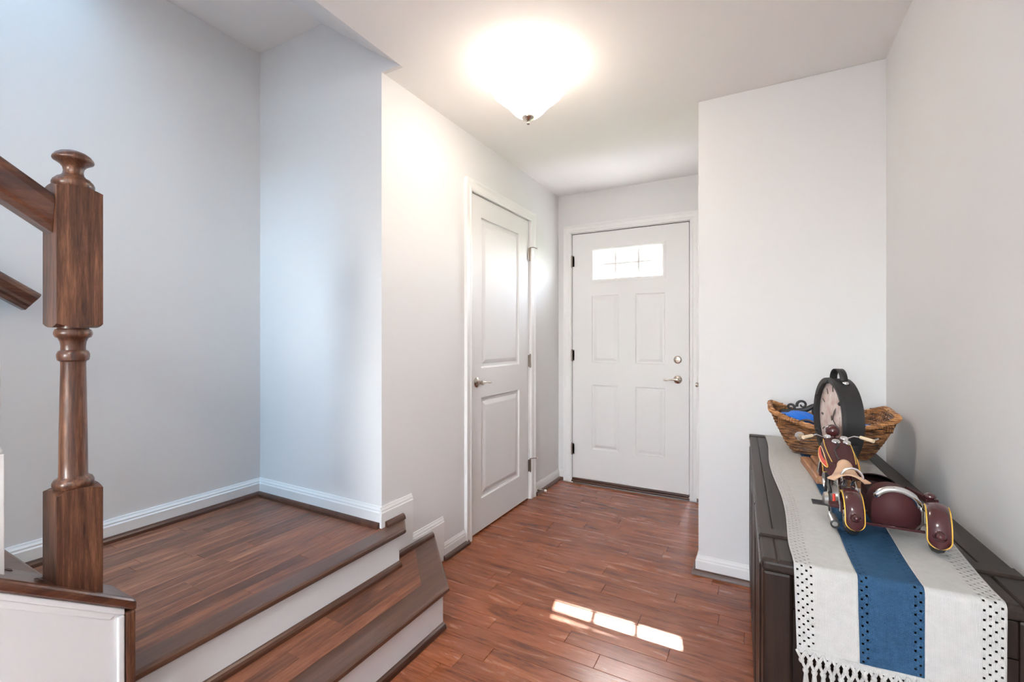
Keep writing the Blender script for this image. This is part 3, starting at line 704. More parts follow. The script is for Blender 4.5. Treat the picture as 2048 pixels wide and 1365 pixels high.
# top boards: long edge rails, cross bands and infill panels with recessed joints
yb0, yb1 = .122, .166
for (x0, x1) in ((.001, .030), (TW - .052, TW - .001)):
    MB().cbox(x0, x1, yb1 + .001, TL - .052, TZ - .010, TZ - .001, .0015).build('edge_rail', 'esp', sb)
    MB().cbox(x0, x1, .001, yb0 - .001, TZ - .010, TZ - .002, .003).build('edge_rail', 'esp', sb)
MB().cbox(.032, TW - .054, yb1 + .001, TL - .052, TZ - .010, TZ - .001, .0015).build('top_panel', 'esp', sb)
MB().cbox(.032, TW - .054, .001, yb0 - .001, TZ - .010, TZ - .002, .003).build('top_panel', 'esp', sb)
for (y0, y1, h) in ((yb0, yb1, .003), (TL - .050, TL - .001, .003)):
    MB().cbox(-.001, TW + .001, y0, y1, TZ - .012, TZ + h, .003).build('cross_band', 'esp', sb)
# corner posts, end panel, legs and plinth
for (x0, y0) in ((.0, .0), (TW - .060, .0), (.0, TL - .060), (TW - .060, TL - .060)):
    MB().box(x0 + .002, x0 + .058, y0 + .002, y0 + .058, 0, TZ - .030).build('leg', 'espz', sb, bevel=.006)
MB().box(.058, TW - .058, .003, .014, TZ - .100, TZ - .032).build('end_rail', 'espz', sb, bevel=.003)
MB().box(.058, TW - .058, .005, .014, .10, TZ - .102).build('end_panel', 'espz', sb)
for k in range(3):                                       # front doors facing the hall
    y0 = .066 + k * .4185; y1 = y0 + .415
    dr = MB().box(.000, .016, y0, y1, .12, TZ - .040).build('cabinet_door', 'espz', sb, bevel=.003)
    fr_ = MB().box(-.002, .002, y0 + .002, y0 + .06, .125, TZ - .045); fr_.box(-.002, .002, y1 - .06, y1 - .002, .125, TZ - .045); fr_.box(-.002, .002, y0 + .06, y1 - .06, TZ - .105, TZ - .045); fr_.box(-.002, .002, y0 + .06, y1 - .06, .125, .185)
    fr_.build('door_frame', 'espz', dr, bevel=.002)

# ------------------------------------------------------------------ table runner (in sideboard frame)
rn = empty('table_runner', tw(0, 0), TA); tag(rn, 'white and blue woven table runner with tasselled end on sideboard', 'table runner')
RX0, RX1 = .062, .400; RDROP = .172; RLEN = 1.375
CELL = .0042
def runner_pt(x, s):
    """s: arc length from the far end (0) along the top, over the near edge and down"""
    top = RLEN + .006
    wob = .006 * math.sin(s * 7.3 + .4) * max(0, 1 - abs(x - RX0) / .12) * (1 if s < 1.25 else max(0, 1 - (s - 1.25) / .1))
    q_ = min(1, max(0, (s - .95) / .42)); q_ = q_ * q_ * (3 - 2 * q_); x = RX0 - .004 * q_ + (x - RX0) * (1 - .058 * q_)
    if s <= top:
        y = RLEN - s; z = .0036 + .0009 * math.sin(x * 40 + s * 9) * math.sin(s * 5)
        return (x + wob, y, z)
    r = .011; q = (s - top); ang = q / r
    if ang < math.pi / 2: return (x, -.006 - r * math.sin(ang), .0042 - r * (1 - math.cos(ang)))
    dd = q - r * math.pi / 2
    flare = .020 * dd / .17
    return (x + flare * (.5 - (x - RX0) / (RX1 - RX0)) * .5, -.006 - r - .006 * dd / .17 + .003 * math.sin(x * 30) * dd / .17, .0042 - r - dd)
def band_mesh(x0, x1, cols):
    """woven band; cols: hole columns given as (offset from x0 in cells, phase)"""
    nu = int(round((x1 - x0) / CELL)); smax = RLEN + .006 + .017 + RDROP - .011; nv = int(smax / CELL)
    mb = MB(); vs = []
    for i in range(nu + 1):
        for j in range(nv + 1): vs.append(runner_pt(x0 + (x1 - x0) * i / nu, smax * j / nv))
    fs = []
    hole_at = {}
    for (c, ph) in cols:
        for j in range(nv):
            if (j + ph) % 4 == 0: hole_at[(c, j)] = 1
    for i in range(nu):
        for j in range(nv):
            if (i, j) in hole_at: continue
            fs.append((i * (nv + 1) + j, (i + 1) * (nv + 1) + j, (i + 1) * (nv + 1) + j + 1, i * (nv + 1) + j + 1))
    return mb.add(vs, fs, True), nu
W3 = (RX1 - RX0)
xa, xb = RX0 + W3 * .335, RX0 + W3 * .652
for (x0, x1, mname, cl) in ((RX0, xa, 'white_yarn', 'L'), (xa, xb, 'blue_yarn', 'M'), (xb, RX1, 'white_yarn', 'R')):
    nu = int(round((x1 - x0) / CELL))
    if cl == 'L': cols = [(1, 0), (3, 2), (5, 0), (7, 2)]
    elif cl == 'R': cols = [(nu - 2, 0), (nu - 4, 2), (nu - 6, 0), (nu - 8, 2)]
    else: cols = [(1, 0), (3, 2), (nu - 2, 0), (nu - 4, 2)]
    mb, nu = band_mesh(x0, x1, cols)
    o = mb.build('woven_band', mname, rn)
    sd = o.modifiers.new('solid', 'SOLIDIFY'); sd.thickness = .0013; sd.offset = 0
    o['label'] = {'L': 'white openwork band', 'M': 'blue band', 'R': 'white openwork band'}[cl]
# knotted macrame border and tassels along the hanging end
zb_ = runner_pt(RX0 + .1, RLEN + .006 + .017 + RDROP - .011)[2]
yb_ = -.0245
NT = 21
tas = None
kn = MB()
for k in range(NT):
    xk = RX0 + .008 + (RX1 - RX0 - .044) * k / (NT - 1)
    pth = [(xk - .008, yb_, zb_ + .001), (xk - .004, yb_ - .003, zb_ - .006), (xk, yb_ - .004, zb_ - .013)]
    kn.tube(pth, .0030, 8); kn.tube([(2 * xk - p[0], p[1], p[2]) for p in pth], .0030, 8)
    kn.sphere((xk, yb_ - .004, zb_ - .016), .0052, 10, 7, (1, 1, 1.1))
    if k < NT - 1:
        xm = xk + (RX1 - RX0 - .044) / (NT - 1) / 2
        for sx in (-1, 1): kn.tube([(xm + sx * .0065, yb_ - .003, zb_ - .018), (xm + sx * .003, yb_ - .004, zb_ - .026), (xm, yb_ - .004, zb_ - .032)], .0030, 8)
        kn.sphere((xm, yb_ - .004, zb_ - .035), .0056, 10, 7, (1, 1, 1.15))
kn.build('knotted_border', 'white_yarn', rn)
hx0, hx1 = runner_pt(RX0, RLEN + .006 + .017 + RDROP - .011), runner_pt(RX1, RLEN + .006 + .017 + RDROP - .011)
MB().add([(hx0[0] + (hx1[0] - hx0[0]) * i / 40, runner_pt(RX0 + (RX1 - RX0) * i / 40, RLEN + .006 + .017 + RDROP - .011)[1] + dy, zb_ + dz) for i in range(41) for dy, dz in ((-.0022, .006), (-.0026, -.005), (.0022, -.005), (.0022, .006))],
         [(4 * i + k, 4 * i + (k + 1) % 4, 4 * i + 4 + (k + 1) % 4, 4 * i + 4 + k) for i in range(40) for k in range(4)]).build('hem', 'white_yarn', rn)
for k in range(NT - 1):
    xm = RX0 + .008 + (RX1 - RX0 - .044) * (k + .5) / (NT - 1)
    if tas is None:
        tb = MB()
        for q in range(14):
            a_ = q * 2.4; rr = .0045 * math.sqrt((q + .5) / 14)
            dx, dy = rr * math.cos(a_), rr * math.sin(a_)
            tb.tube([(dx * .5, dy * .5, 0), (dx * 1.0, dy, -.02), (dx * 1.25 + random.uniform(-.002, .002), dy * 1.2, -.055), (dx * 1.5 + random.uniform(-.004, .004), dy * 1.3, -.085 - random.uniform(0, .012))], .0013, 5)
        tas = tb.build('tassel', 'white_yarn', rn, loc=(xm, yb_ - .004, zb_ - .038))
    else:
        t = tas.copy(); COL.objects.link(t); t.parent = rn; t.location = (xm, yb_ - .004, zb_ - .038); t.rotation_euler = (0, 0, k * 1.3)

RT = TZ + .0056                                       # height of the runner surface

# ------------------------------------------------------------------ model motorcycle with sidecar
mc = empty('model_motorcycle', (.191, 1.330, RT), R(.4)); tag(mc, 'maroon model motorcycle with sidecar and tan seat on the runner', 'model motorcycle')
WR = .047
def wheel(y, x, name, parent=mc, wd=.026, spokes=16):
    wl = MB().lathe([(.031, -wd * .42), (.038, -wd * .5), (.044, -wd * .36), (WR, 0), (.044, wd * .36), (.038, wd * .5), (.031, wd * .42)], axis='x', n=40).build(name, 'tyre', parent, loc=(x, y, WR))
    MB().lathe([(.031, -.010), (.033, -.012), (.0315, 0), (.033, .012), (.031, .010), (.028, .006), (.028, -.006), (.031, -.010)], axis='x', n=40).build('rim', 'chrome', wl)
    MB().lathe([(0, -.016), (.006, -.016), (.010, -.010), (.007, 0), (.010, .010), (.006, .016), (0, .016)], axis='x', n=20).build('hub', 'steel', wl)
    sp = MB()
    for k in range(spokes):
        a = 2 * math.pi * k / spokes; s_ = .008 if k % 2 else -.008
        sp.tube([(s_, .008 * math.cos(a), .008 * math.sin(a)), (0, .030 * math.cos(a + .15), .030 * math.sin(a + .15))], .0008, 5)
    sp.build('spokes', 'chrome', wl)
    return wl
def fender(y, x, a0, a1, name, wd=.036, rf=.051, parent=mc, tail=True, stripe='yellow', lights=()):
    """a from straight up, positive to the rear"""
    def P(u, v):
        a = R(a0 + (a1 - a0) * u); q = 2 * v - 1
        wl = wd / 2
        if tail:
            t = (u - .86) / .14
            if t > 0: wl *= math.sqrt(max(1 - t * t, 0.0)) * .985 + .015
        t0 = (.12 - u) / .12
        if t0 > 0: wl *= 1 - .35 * t0 * t0
        ph = q * R(78)
        rr = rf + .010 * math.cos(ph) - .010 * .21
        am = min(a, R(84)); dn = rf * max(0, a - R(84))       # past the axle the tail hangs straight down
        return (wl * math.sin(ph) / math.sin(R(78)), -rr * math.sin(am) - dn * math.cos(R(88)), rr * math.cos(am) - dn)
    o = MB().grid(P, 90, 13).build(name, 'maroon', parent, loc=(x, y, WR))
    so = o.modifiers.new('solid', 'SOLIDIFY'); so.thickness = .0016; so.offset = -1
    e = [P(i / 89, 0) for i in range(90)] + [P(i / 89, 1) for i in range(89, -1, -1)]
    MB().tube(e, .0016, 6).build('pinstripe', stripe, o)
    for (aa, big) in lights:
        a = R(aa); rr = rf + .0065
        mtx = Matrix.Translation((0, -rr * math.sin(a), rr * math.cos(a))) @ Matrix.Rotation(a, 4, 'X')
        lt = MB().lathe([(.0062, .0045), (.0080, .0030), (.0098, .0012), (.0110, -.002)], n=24).sphere((0, 0, .0065), .0078, 20, 12).xf(mtx @ Matrix.Scale(big, 4)).build('tail_light', 'maroon', o)
    return o
wheel(0, 0, 'rear_wheel'); wheel(.330, -.006, 'front_wheel', wd=.024)
fender(0, 0, -40, 113, 'rear_fender', lights=((80, 1.0),))
fender(.330, -.006, -95, 62, 'front_fender', wd=.036, tail=False)
# fork, headlight, bars
fk = MB()
for s in (-1, 1): fk.tube([(-.006 + s * .020, .330, WR), (-.004 + s * .020, .285, .150), (-.002 + s * .017, .268, .175)], .0045, 10)
fk.build('fork', 'maroon', mc)
for s in (-1, 1): MB().tube([(-.006 + s * .027, .325, WR + .01), (-.004 + s * .025, .290, .120)], .003, 8).build('fork_spring', 'chrome', mc)
cl = MB().box(-.026, .022, .255, .280, .150, .158); cl.box(-.024, .020, .258, .276, .170, .176); cl.build('fork_clamp', 'maroon', mc, bevel=.003)
hl = MB().sphere((0, .292, .192), .0185, 20, 14, (1, 1.05, 1)); hl.tube([(0, .280, .165), (0, .287, .18)], .008, 10); hl.build('headlight', 'maroon', mc)
hb = MB().tube([(-.058, .226, .183), (-.046, .240, .186), (-.030, .254, .178), (-.012, .262, .168), (0, .264, .166), (.012, .262, .168), (.030, .256, .178), (.044, .244, .188), (.060, .228, .189)], .0026, 10).build('handlebar', 'chrome', mc)
for s in (-1, 1):
    z = .183 if s < 0 else .189
    MB().tube([(s * .056, .231, z + .001), (s * .080, .204, z - .002)], [.0045, .0052], 12).build('grip', 'cream', hb)
MB().lathe([(0, -.0015), (.011, -.0015), (.0125, 0), (.011, .0015), (0, .0015)], axis='y', n=22).xf(Matrix.Translation((-.088, .218, .182)) @ Matrix.Rotation(.3, 4, 'Z')).build('mirror', 'chrome', hb)
MB().tube([(.078, .206, .188), (.092, .214, .193)], .002, 8).build('brake_lever', 'chrome', hb)
# fuel tank: flat-topped, tapering down to the seat
def tankP(u, v):
    a = 2 * math.pi * u; y = .085 + .165 * v
    wd_ = .026 + .012 * math.sin(math.pi * min(1, v * .62 + .1)); ht = .020 + .012 * v
    c, s_ = math.cos(a), math.sin(a); e = .42
    x = wd_ * math.copysign(abs(c) ** e, c) * (1 - .20 * s_); z = ht * math.copysign(abs(s_) ** .55, s_)
    k = 1 - .55 * max(0, (v - .88) / .12) ** 2 - .5 * max(0, (.06 - v) / .06) ** 2
    return (x * k, y, .122 + .030 * v + z * k)
tb = MB().grid(tankP, 40, 22, True, True)
nv = 22
tb.add([tankP(i / 40, 0) for i in range(40)], [tuple(range(40))], False); tb.add([tankP(i / 40, 1) for i in range(40)], [tuple(range(40))], False)
tk = tb.build('fuel_tank', 'maroonl', mc)
for s in (-1, 1):
    # teardrop side panels with yellow edge
    pts = []
    for i in range(24):
        a = 2 * math.pi * i / 24; v = .52 + .40 * math.cos(a); zz = .55 * math.sin(a) * (.55 + .45 * math.cos(a / 2) ** 2) 
        y = .085 + .165 * v; wd_ = .026 + .012 * math.sin(math.pi * min(1, v * .62 + .1))
        pts.append((s * (wd_ * (1 - .20 * zz * 1.25) + .0012), y, .124 + .030 * v + .024 * zz))
    pn = MB().add(pts + [(p[0] - s * .004, p[1], p[2]) for p in pts], [tuple(range(24))] + [(i, (i + 1) % 24, 24 + (i + 1) % 24, 24 + i) for i in range(24)]).build('side_panel', 'redp', tk)
    MB().tube(pts, .0013, 6, closed=True).build('pinstripe', 'yellow', pn)
    ed = [(s * (.80 * (.026 + .012 * math.sin(math.pi * min(1, v * .62 + .1)))), .085 + .165 * v, .122 + .030 * v + (.020 + .012 * v) * .93) for v in [i / 12 * .8 + .08 for i in range(13)]]
    MB().tube(ed, .0011, 6).build('pinstripe', 'yellow', tk)
for (x, y, r) in ((-.022, .240, .0085), (.022, .238, .0095), (.025, .212, .0090)):
    z = .122 + .030 * (y - .085) / .165 + .020 + .012 * (y - .085) / .165
    MB().lathe([(0, -.002), (r, -.002), (r, .0025), (r * .9, .004), (0, .0045)], n=20).xf(Matrix.Rotation(R(16), 4, 'X')).build('filler_cap', 'chrome', tk, loc=(x * .86, y - .006, z + .001))
z = .1725; gs = MB().lathe([(0, -.002), (.0095, -.002), (.0105, .004), (.009, .006), (0, .0065)], n=20).xf(Matrix.Rotation(R(18), 4, 'X')).build('speedometer', 'chrome', tk, loc=(-.002, .214, z))
MB().tube([(-.001, .204, z + .002), (0, .195, z), (.001, .188, z - .002), (-.006, .172, z - .006), (-.012, .158, z - .010), (-.012, .125, z - .016), (-.010, .10, z - .022)], .0018, 8).build('gear_lever', 'black', tk)
# frame, engine, exhaust
frm = MB()
for s in (-1, 1):
    frm.tube([(s * .016, 0, WR), (s * .016, .055, .098), (s * .012, .095, .118)], .003, 8)
    frm.tube([(s * .016, 0, WR), (s * .014, .085, .040), (s * .012, .215, .045), (s * .008, .262, .150)], .003, 8)
frm.build('frame', 'maroon', mc)
frc = MB()
for s in (-1, 1): frc.tube([(s * .020, .005, WR), (s * .019, .030, .085), (s * .017, .062, .104), (s * .016, .100, .112)], .0024, 8)
frc.build('fender_strut', 'chrome', mc)
eg = MB().lathe([(0, -.026), (.020, -.026), (.024, -.020), (.024, .020), (.020, .026), (0, .026)], axis='x', n=28).xf(Matrix.Translation((-.004, .125, .052)))
for (yy, ang) in ((.105, .35), (.150, -.35)):
    for q in range(6):
        eg.add(*(lambda t: (t.v, [tuple(f) for f in t.f]))(MB().lathe([(0, 0), (.014, 0), (.014, .003), (.010, .0035), (.010, .0055), (0, .0055)], n=16).xf(Matrix.Translation((-.004, .128, .068)) @ Matrix.Rotation(ang, 4, 'X') @ Matrix.Translation((0, 0, .002 + q * .0058)))), smooth=False)
en = eg.build('engine', 'pewter', mc)
MB().lathe([(0, 0), (.017, 0), (.019, .004), (.016, .012), (.008, .015), (0, .016)], axis='x', n=24).xf(Matrix.Scale(-1, 4, (1, 0, 0))).build('engine_cover', 'steel', en, loc=(-.032, .085, .050))
MB().tube([(-.026, .145, .085), (-.030, .120, .080), (-.031, .080, .070)], .0042, 8).build('carburettor', 'black', en)
ex_ = MB().tube([(-.022, .150, .062), (-.032, .120, .040), (-.034, .060, .026), (-.034, .010, .024)], .0042, 10).build('exhaust_pipe', 'chrome', mc)
MB().tube([(-.034, .030, .024), (-.034, -.020, .024)], .0095, 18).build('muffler', 'steel', ex_)
MB().lathe([(.0095, 0), (.0095, .004), (.006, .0045), (.0055, -.006), (0, -.006)], axis='y', n=18).xf(Matrix.Translation((-.034, -.020, .024)) @ Matrix.Scale(-1, 4, (0, 1, 0))).build('muffler_tip', 'black', ex_)
MB().box(-.070, -.030, .070, .105, .036, .039).build('footboard', 'black', mc, bevel=.001)
MB().box(-.040, -.016, .012, .040, .052, .060).build('tool_box', 'maroonl', mc, bevel=.002)
MB().tube([(-.027, .048, .048), (-.027, .050, .075)], .0032, 8).build('rear_lamp_rod', 'redp', mc)
# seat: bicycle-style saddle with turned-up nose, chrome hoop behind
def seatP(u, v):
    q = 2 * v - 1; y = .020 + .076 * u
    wd_ = .040 * (1 - u) ** .8 * (1 if u > .12 else .55 + .45 * u / .12) + .007
    if u > .86: wd_ *= 1 + .4 * (u - .86) / .14
    z = .126 + .010 * (1 - u) * (1 - q * q) + .022 * max(0, (u - .5) / .5) ** 1.6 - .006 * q * q - .004 + .008 * max(0, (u - .6) / .4)
    return (wd_ * q, y, z)
st_ = MB().grid(seatP, 22, 15).build('seat', 'tan', mc)
so = st_.modifiers.new('solid', 'SOLIDIFY'); so.thickness = .003; so.offset = 1
hp = [(.006 + .021 * math.cos(R(a)), .026, .126 + .023 * math.sin(R(a))) for a in range(-10, 191, 10)]
MB().tube(hp, .0028, 10).build('seat_hoop', 'chrome', mc)
MB().tube([(-.008, .04, .118), (-.008, .06, .100)], .003, 8).tube([(.012, .04, .118), (.010, .06, .100)], .003, 8).build('seat_post', 'chrome', mc)
# sidecar
SX = .085
scb = MB()
def carP(u, v):
    # u round the section (0..1 from left bottom over the right), v along y from rear to nose
    y = .010 + .235 * v
    k = 1 if v < .35 else math.sqrt(max(0.0, 1 - ((v - .35) / .66) ** 2))
    k = max(k, .05)
    wd_ = .050 * k; h = .083 * (.35 + .65 * k); zb = .032 + .030 * (1 - k)
    a = math.pi * (1 - u)
    x = wd_ * math.cos(a); z = zb + h * max(0, math.sin(a)) ** .6
    if v > .28: z = min(z, .078 + (0 if True else 0))
    return (SX + x * (.86 + .14 * math.sin(a)), y, z)
scb.grid(carP, 26, 24)
n0 = [carP(i / 25, 0) for i in range(26)]; scb.add(n0, [tuple(range(26))], False)
scb.add([carP(0, j / 23) for j in range(24)] + [carP(1, j / 23) for j in range(24)], [(j, j + 1, 24 + j + 1, 24 + j) for j in range(23)], False)
body = scb.build('sidecar_body', 'maroonl', mc); so = body.modifiers.new('solid', 'SOLIDIFY'); so.thickness = .0018; so.offset = 0
MB().tube([carP(i / 25, 0) for i in range(5, 23)], [.004] + [.0075] * 16 + [.004], 12).build('chrome_rim', 'chrome', body)
MB().grid(lambda u, v: (SX - .036 + .072 * u, .072 + .100 * v, .0805 + .002 * math.sin(6 * u)), 8, 8).build('cockpit', 'darkseat', body)
# windscreen-like dark cowl ahead of the cockpit
def cowl(u, v):
    a = math.pi * u; return (SX - .008 - .046 * math.cos(a), .170 + .030 * v + .02 * math.sin(a), .078 + (.026 - .008 * v) * math.sin(a) ** .8)
cw_ = MB().grid(cowl, 24, 5).add([cowl(i / 23, 1) for i in range(24)], [tuple(range(24))]).build('cowl', 'darkseat', body); so = cw_.modifiers.new('solid', 'SOLIDIFY'); so.thickness = .002
MB().box(SX - .034, SX + .020, .055, .085, .078, .100).build('seat_back', 'darkseat', body, bevel=.006)
MB().box(-.010, SX + .052, .008, .014, .024, .030).build('axle_bar', 'maroon', mc, bevel=.001)
fb = MB().tube([(.016, .02, .05), (SX - .05, .03, .05)], .003, 8); fb.tube([(SX + .04, .02, .045), (.146, -.02, WR)], .003, 8); fb.tube([(SX + .036, .012, .03), (.130, .002, .046), (.130, .002, .076)], .0028, 8)
fb.build('sidecar_strut', 'bronze', mc)
for o_ in (wheel(-.026, .147, 'sidecar_wheel', wd=.026), fender(-.026, .147, -42, 115, 'sidecar_fender', wd=.038, lights=((84, 1.1), ))): o_.rotation_euler = (0, 0, R(-10))
# flank guard with lamp at the front of the sidecar fender
MB().add([(.136, .165, .088), (.146, .165, .082), (.164, .022, .100), (.140, .018, .104), (.136, .165, .080), (.146, .165, .074), (.164, .022, .088), (.140, .018, .090)], [(0, 1, 2, 3), (4, 7, 6, 5), (0, 4, 5, 1), (1, 5, 6, 2), (2, 6, 7, 3), (3, 7, 4, 0)]).build('flank_guard', 'maroonl', mc, bevel=.002)
MB().sphere((.148, .022, .106), .0100, 16, 10, (1.15, 1.1, .8)).build('marker_lamp', 'maroon', mc)
MB().sphere((.128, .000, .080), .005, 12, 8).build('axle_nut', 'chrome', mc)

# ------------------------------------------------------------------ drum clock on a wooden base
CN = R(-76)                                            # face normal heading: rotate -Y front to -X
ck = empty('table_clock', (.238, 1.900, RT), 0); tag(ck, 'round black drum clock with carrying handle on wooden base', 'clock')
cf = empty('tmp'); bpy.data.objects.remove(cf)
CM = Matrix.Rotation(R(-78.5), 4, 'Z')                   # local frame: face looks to -y, x along the face
CR, CT, CZ = .136, .052, .190
def cb(mb, name, m, parent=ck, **k): return mb.xf(CM).build(name, m, parent, **k)
Tz = Matrix.Translation((0, 0, CZ))
cb(MB().lathe([(CR - .004, -CT / 2), (CR, -CT / 2), (CR, CT / 2), (CR - .004, CT / 2), (0, CT / 2), (0, CT / 2 - .004), (CR - .006, CT / 2 - .006), (CR - .006, -CT / 2)], axis='y', n=72).xf(Tz), 'drum', 'black')
cb(MB().lathe([(CR - .014, -CT / 2 - .006), (CR + .002, -CT / 2 - .008), (CR + .003, -CT / 2 + .002), (CR - .014, -CT / 2 + .002), (CR - .014, -CT / 2 - .006)], axis='y', n=72).xf(Tz), 'bezel', 'black')
for k in range(6):
    a = R(30 + 60 * k); cb(MB().sphere(((CR - .012) * math.cos(a), -CT / 2 - .006, CZ + (CR - .012) * math.sin(a)), .0065, 10, 8), 'bezel_screw', 'black')
# dial as its own object with its own frame so the print follows it
dl = MB().lathe([(0, 0), (CR - .008, 0), (CR - .008, .003), (0, .003)], axis='y', n=72).build('dial', 'clockface', ck); dl.location = CM @ Vector((0, -CT / 2 + .010, CZ)); dl.rotation_euler = (0, 0, R(-78.5))
for k in range(12):
    a = R(90 - 30 * k); rr = CR - .036; wd_ = .0022 if k % 3 else .0034
    tick = MB().box(-wd_, wd_, -.0012, 0, -.010, .010); tick.xf(Matrix.Translation((rr * math.cos(a), 0, rr * math.sin(a))) @ Matrix.Rotation(-(a - math.pi / 2), 4, 'Y')).build('hour_mark', 'ink', dl)
def hand(a, ln, wd_): return MB().add([(-wd_, -.003, -.012), (wd_, -.003, -.012), (wd_ * 1.6, -.003, ln * .6), (0, -.003, ln), (-wd_ * 1.6, -.003, ln * .6), (-wd_, -.002, -.012), (wd_, -.002, -.012), (wd_ * 1.6, -.002, ln * .6), (0, -.002, ln), (-wd_ * 1.6, -.002, ln * .6)], [(0, 1, 2, 3, 4), (9, 8, 7, 6, 5)] + [(i, (i + 1) % 5, 5 + (i + 1) % 5, 5 + i) for i in range(5)]).xf(Matrix.Rotation(R(a), 4, 'Y'))
hand(125, .075, .002).build('clock_hand', 'ink', dl); hand(40, .050, .0028).build('clock_hand', 'ink', dl)
MB().lathe([(0, -.005), (.006, -.005), (.006, 0), (0, 0)], axis='y', n=16).build('hand_pin', 'ink', dl)
# handle strap arching over the top
hs = [];
for i in range(25):
    a = R(180 - 180 * i / 24); hs.append((.048 * math.cos(a), 0, CZ + CR - .012 + .046 * math.sin(a) ** .8))
hs = [(-.056, 0, CZ + CR - .028)] + hs + [(.056, 0, CZ + CR - .028)]
hmb = MB(); vs = []
for (x, y, z) in hs: vs += [(x, -.011, z), (x, .011, z)]
hmb.add(vs, [(2 * i, 2 * i + 1, 2 * i + 3, 2 * i + 2) for i in range(len(hs) - 1)], True)
ho = cb(hmb, 'carrying_handle', 'black'); so = ho.modifiers.new('solid', 'SOLIDIFY'); so.thickness = .003
for s in (-1, 1):
    a = R(90 - s * 26); p = ((CR + .003) * math.cos(a), 0, CZ + (CR + .003) * math.sin(a))
    mtx = Matrix.Translation(p) @ Matrix.Rotation(s * R(26), 4, 'Y')
    cb(MB().box(-.020, .006, -.010, .010, -.003, .0015).xf(mtx), 'handle_tab', 'black')
    cb(MB().lathe([(.009, -.001), (.009, .0015), (.007, .004), (.003, .0055), (0, .0058)], n=18).xf(mtx), 'rivet', 'chrome')
# yoke and plank base
yk = []
for i in range(21):
    a = R(208 + (332 - 208) * i / 20); yk.append(((CR + .008) * math.cos(a), 0, CZ + (CR + .008) * math.sin(a)))
mb = MB(); vs = []
for (x, y, z) in yk: vs += [(x, -.014, z), (x, .014, z)]
yo = cb(mb.add(vs, [(2 * i, 2 * i + 1, 2 * i + 3, 2 * i + 2) for i in range(20)], True), 'yoke', 'black'); so = yo.modifiers.new('solid', 'SOLIDIFY'); so.thickness = .005
for s in (-1, 1): cb(MB().box(s * .105 - .012, s * .105 + .012, -.014, .014, .026, .110).xf(Matrix.Identity(4)), 'foot', 'black', bevel=.002)
BM = Matrix.Rotation(R(5), 4, 'Z')
for k, (x0, x1, h) in enumerate(((-.093, -.062, .022), (-.062, -.030, .029), (-.030, .012, .024), (.012, .050, .027))):
    MB().cbox(x0 + .0008, x1 - .0008, -.158, .120, 0, h, .004).xf(BM).build('base_slat', 'orange_wood', ck)

# ------------------------------------------------------------------ wicker basket
bk = empty('wicker_basket', (.243, 2.205, RT), R(0)); tag(bk, 'brown boat shaped wicker basket against the wall on sideboard', 'basket')
def rrect(t, a, b, k=.30):
    """superellipse-like rectangle, t 0..1"""
    an = 2 * math.pi * t; c, s = math.cos(an), math.sin(an)
    return (a * math.copysign(abs(c) ** k, c), b * math.copysign(abs(s) ** k, s))
BA0, BB0, BA1, BB1 = .118, .055, .203, .128
def basketP(t, h, off=0):
    e = h ** .72
    a = BA0 + (BA1 - BA0) * e + off; b = BB0 + (BB1 - BB0) * (h ** .9) + off
    x, y = rrect(t, a, b)
    xe = abs(x) / a
    top = .118 + .054 * max(0, xe - .10) ** 1.5 / .90 ** 1.5 + .05 * y
    z = .003 + h * top + .0 * y
    return (x, y, z)
wk = MB(); NRW = 25; NTT = 170; NST = 34
for r in range(NRW):
    h = (r + .5) / NRW; pts = []
    for i in range(NTT):
        t = i / NTT; of = .0014 * math.sin(2 * math.pi * (t * NST / 2 + .5 * (r % 2)) ) + random.uniform(-.0009, .0009)
        hh = min(1, max(.01, h + random.uniform(-.006, .006)))
        pts.append(basketP(t, hh, of))
    wk.tube(pts, [.0030 * random.uniform(.85, 1.15) for _ in pts], 5, closed=True)
wv = wk.build('woven_strands', 'wicker', bk); wv['kind'] = 'stuff'
sk_ = MB()
for k in range(NST):
    t = (k + .25) / NST; sk_.tube([basketP(t, .01), basketP(t, .25), basketP(t, .5), basketP(t, .75), basketP(t, 1)], .0028, 6)
o_ = sk_.build('stakes', 'wicker', bk); o_['kind'] = 'stuff'
MB().prism([rrect(i / 60, BA0 + .004, BB0 + .004) for i in range(60)], 'z', .001, .006).build('basket_bottom', 'wicker', bk)
NRM = 900; pts = []; rad = []
for i in range(NRM):
    t = i / NRM; p = basketP(t, 1.0); pts.append((p[0], p[1], p[2] + .004)); rad.append(.0096 + .0014 * math.sin(2 * math.pi * i / 7.5))
MB().tube(pts, rad, 8, closed=True).build('wrapped_rim', 'wicker_rim', bk)
for (t, tl) in ((.335, 1), (.665, 1), (.165, 1), (.835, 1)):   # little loop handles tied on the rim
    p = Vector(basketP(t, 1.0))
    lp_ = MB()
    for q in range(4): lp_.tube([p + Vector((-.010 + q * .0065, 0, -.030)), p + Vector((-.011 + q * .0075, -.010 * (1 if p.y < 0 else -1), -.008)), p + Vector((-.010 + q * .007, 0, .011)), p + Vector((-.009 + q * .0065, .010 * (1 if p.y < 0 else -1), -.008))], .003, 6)
    lp_.build('rim_binding', 'wicker', bk)

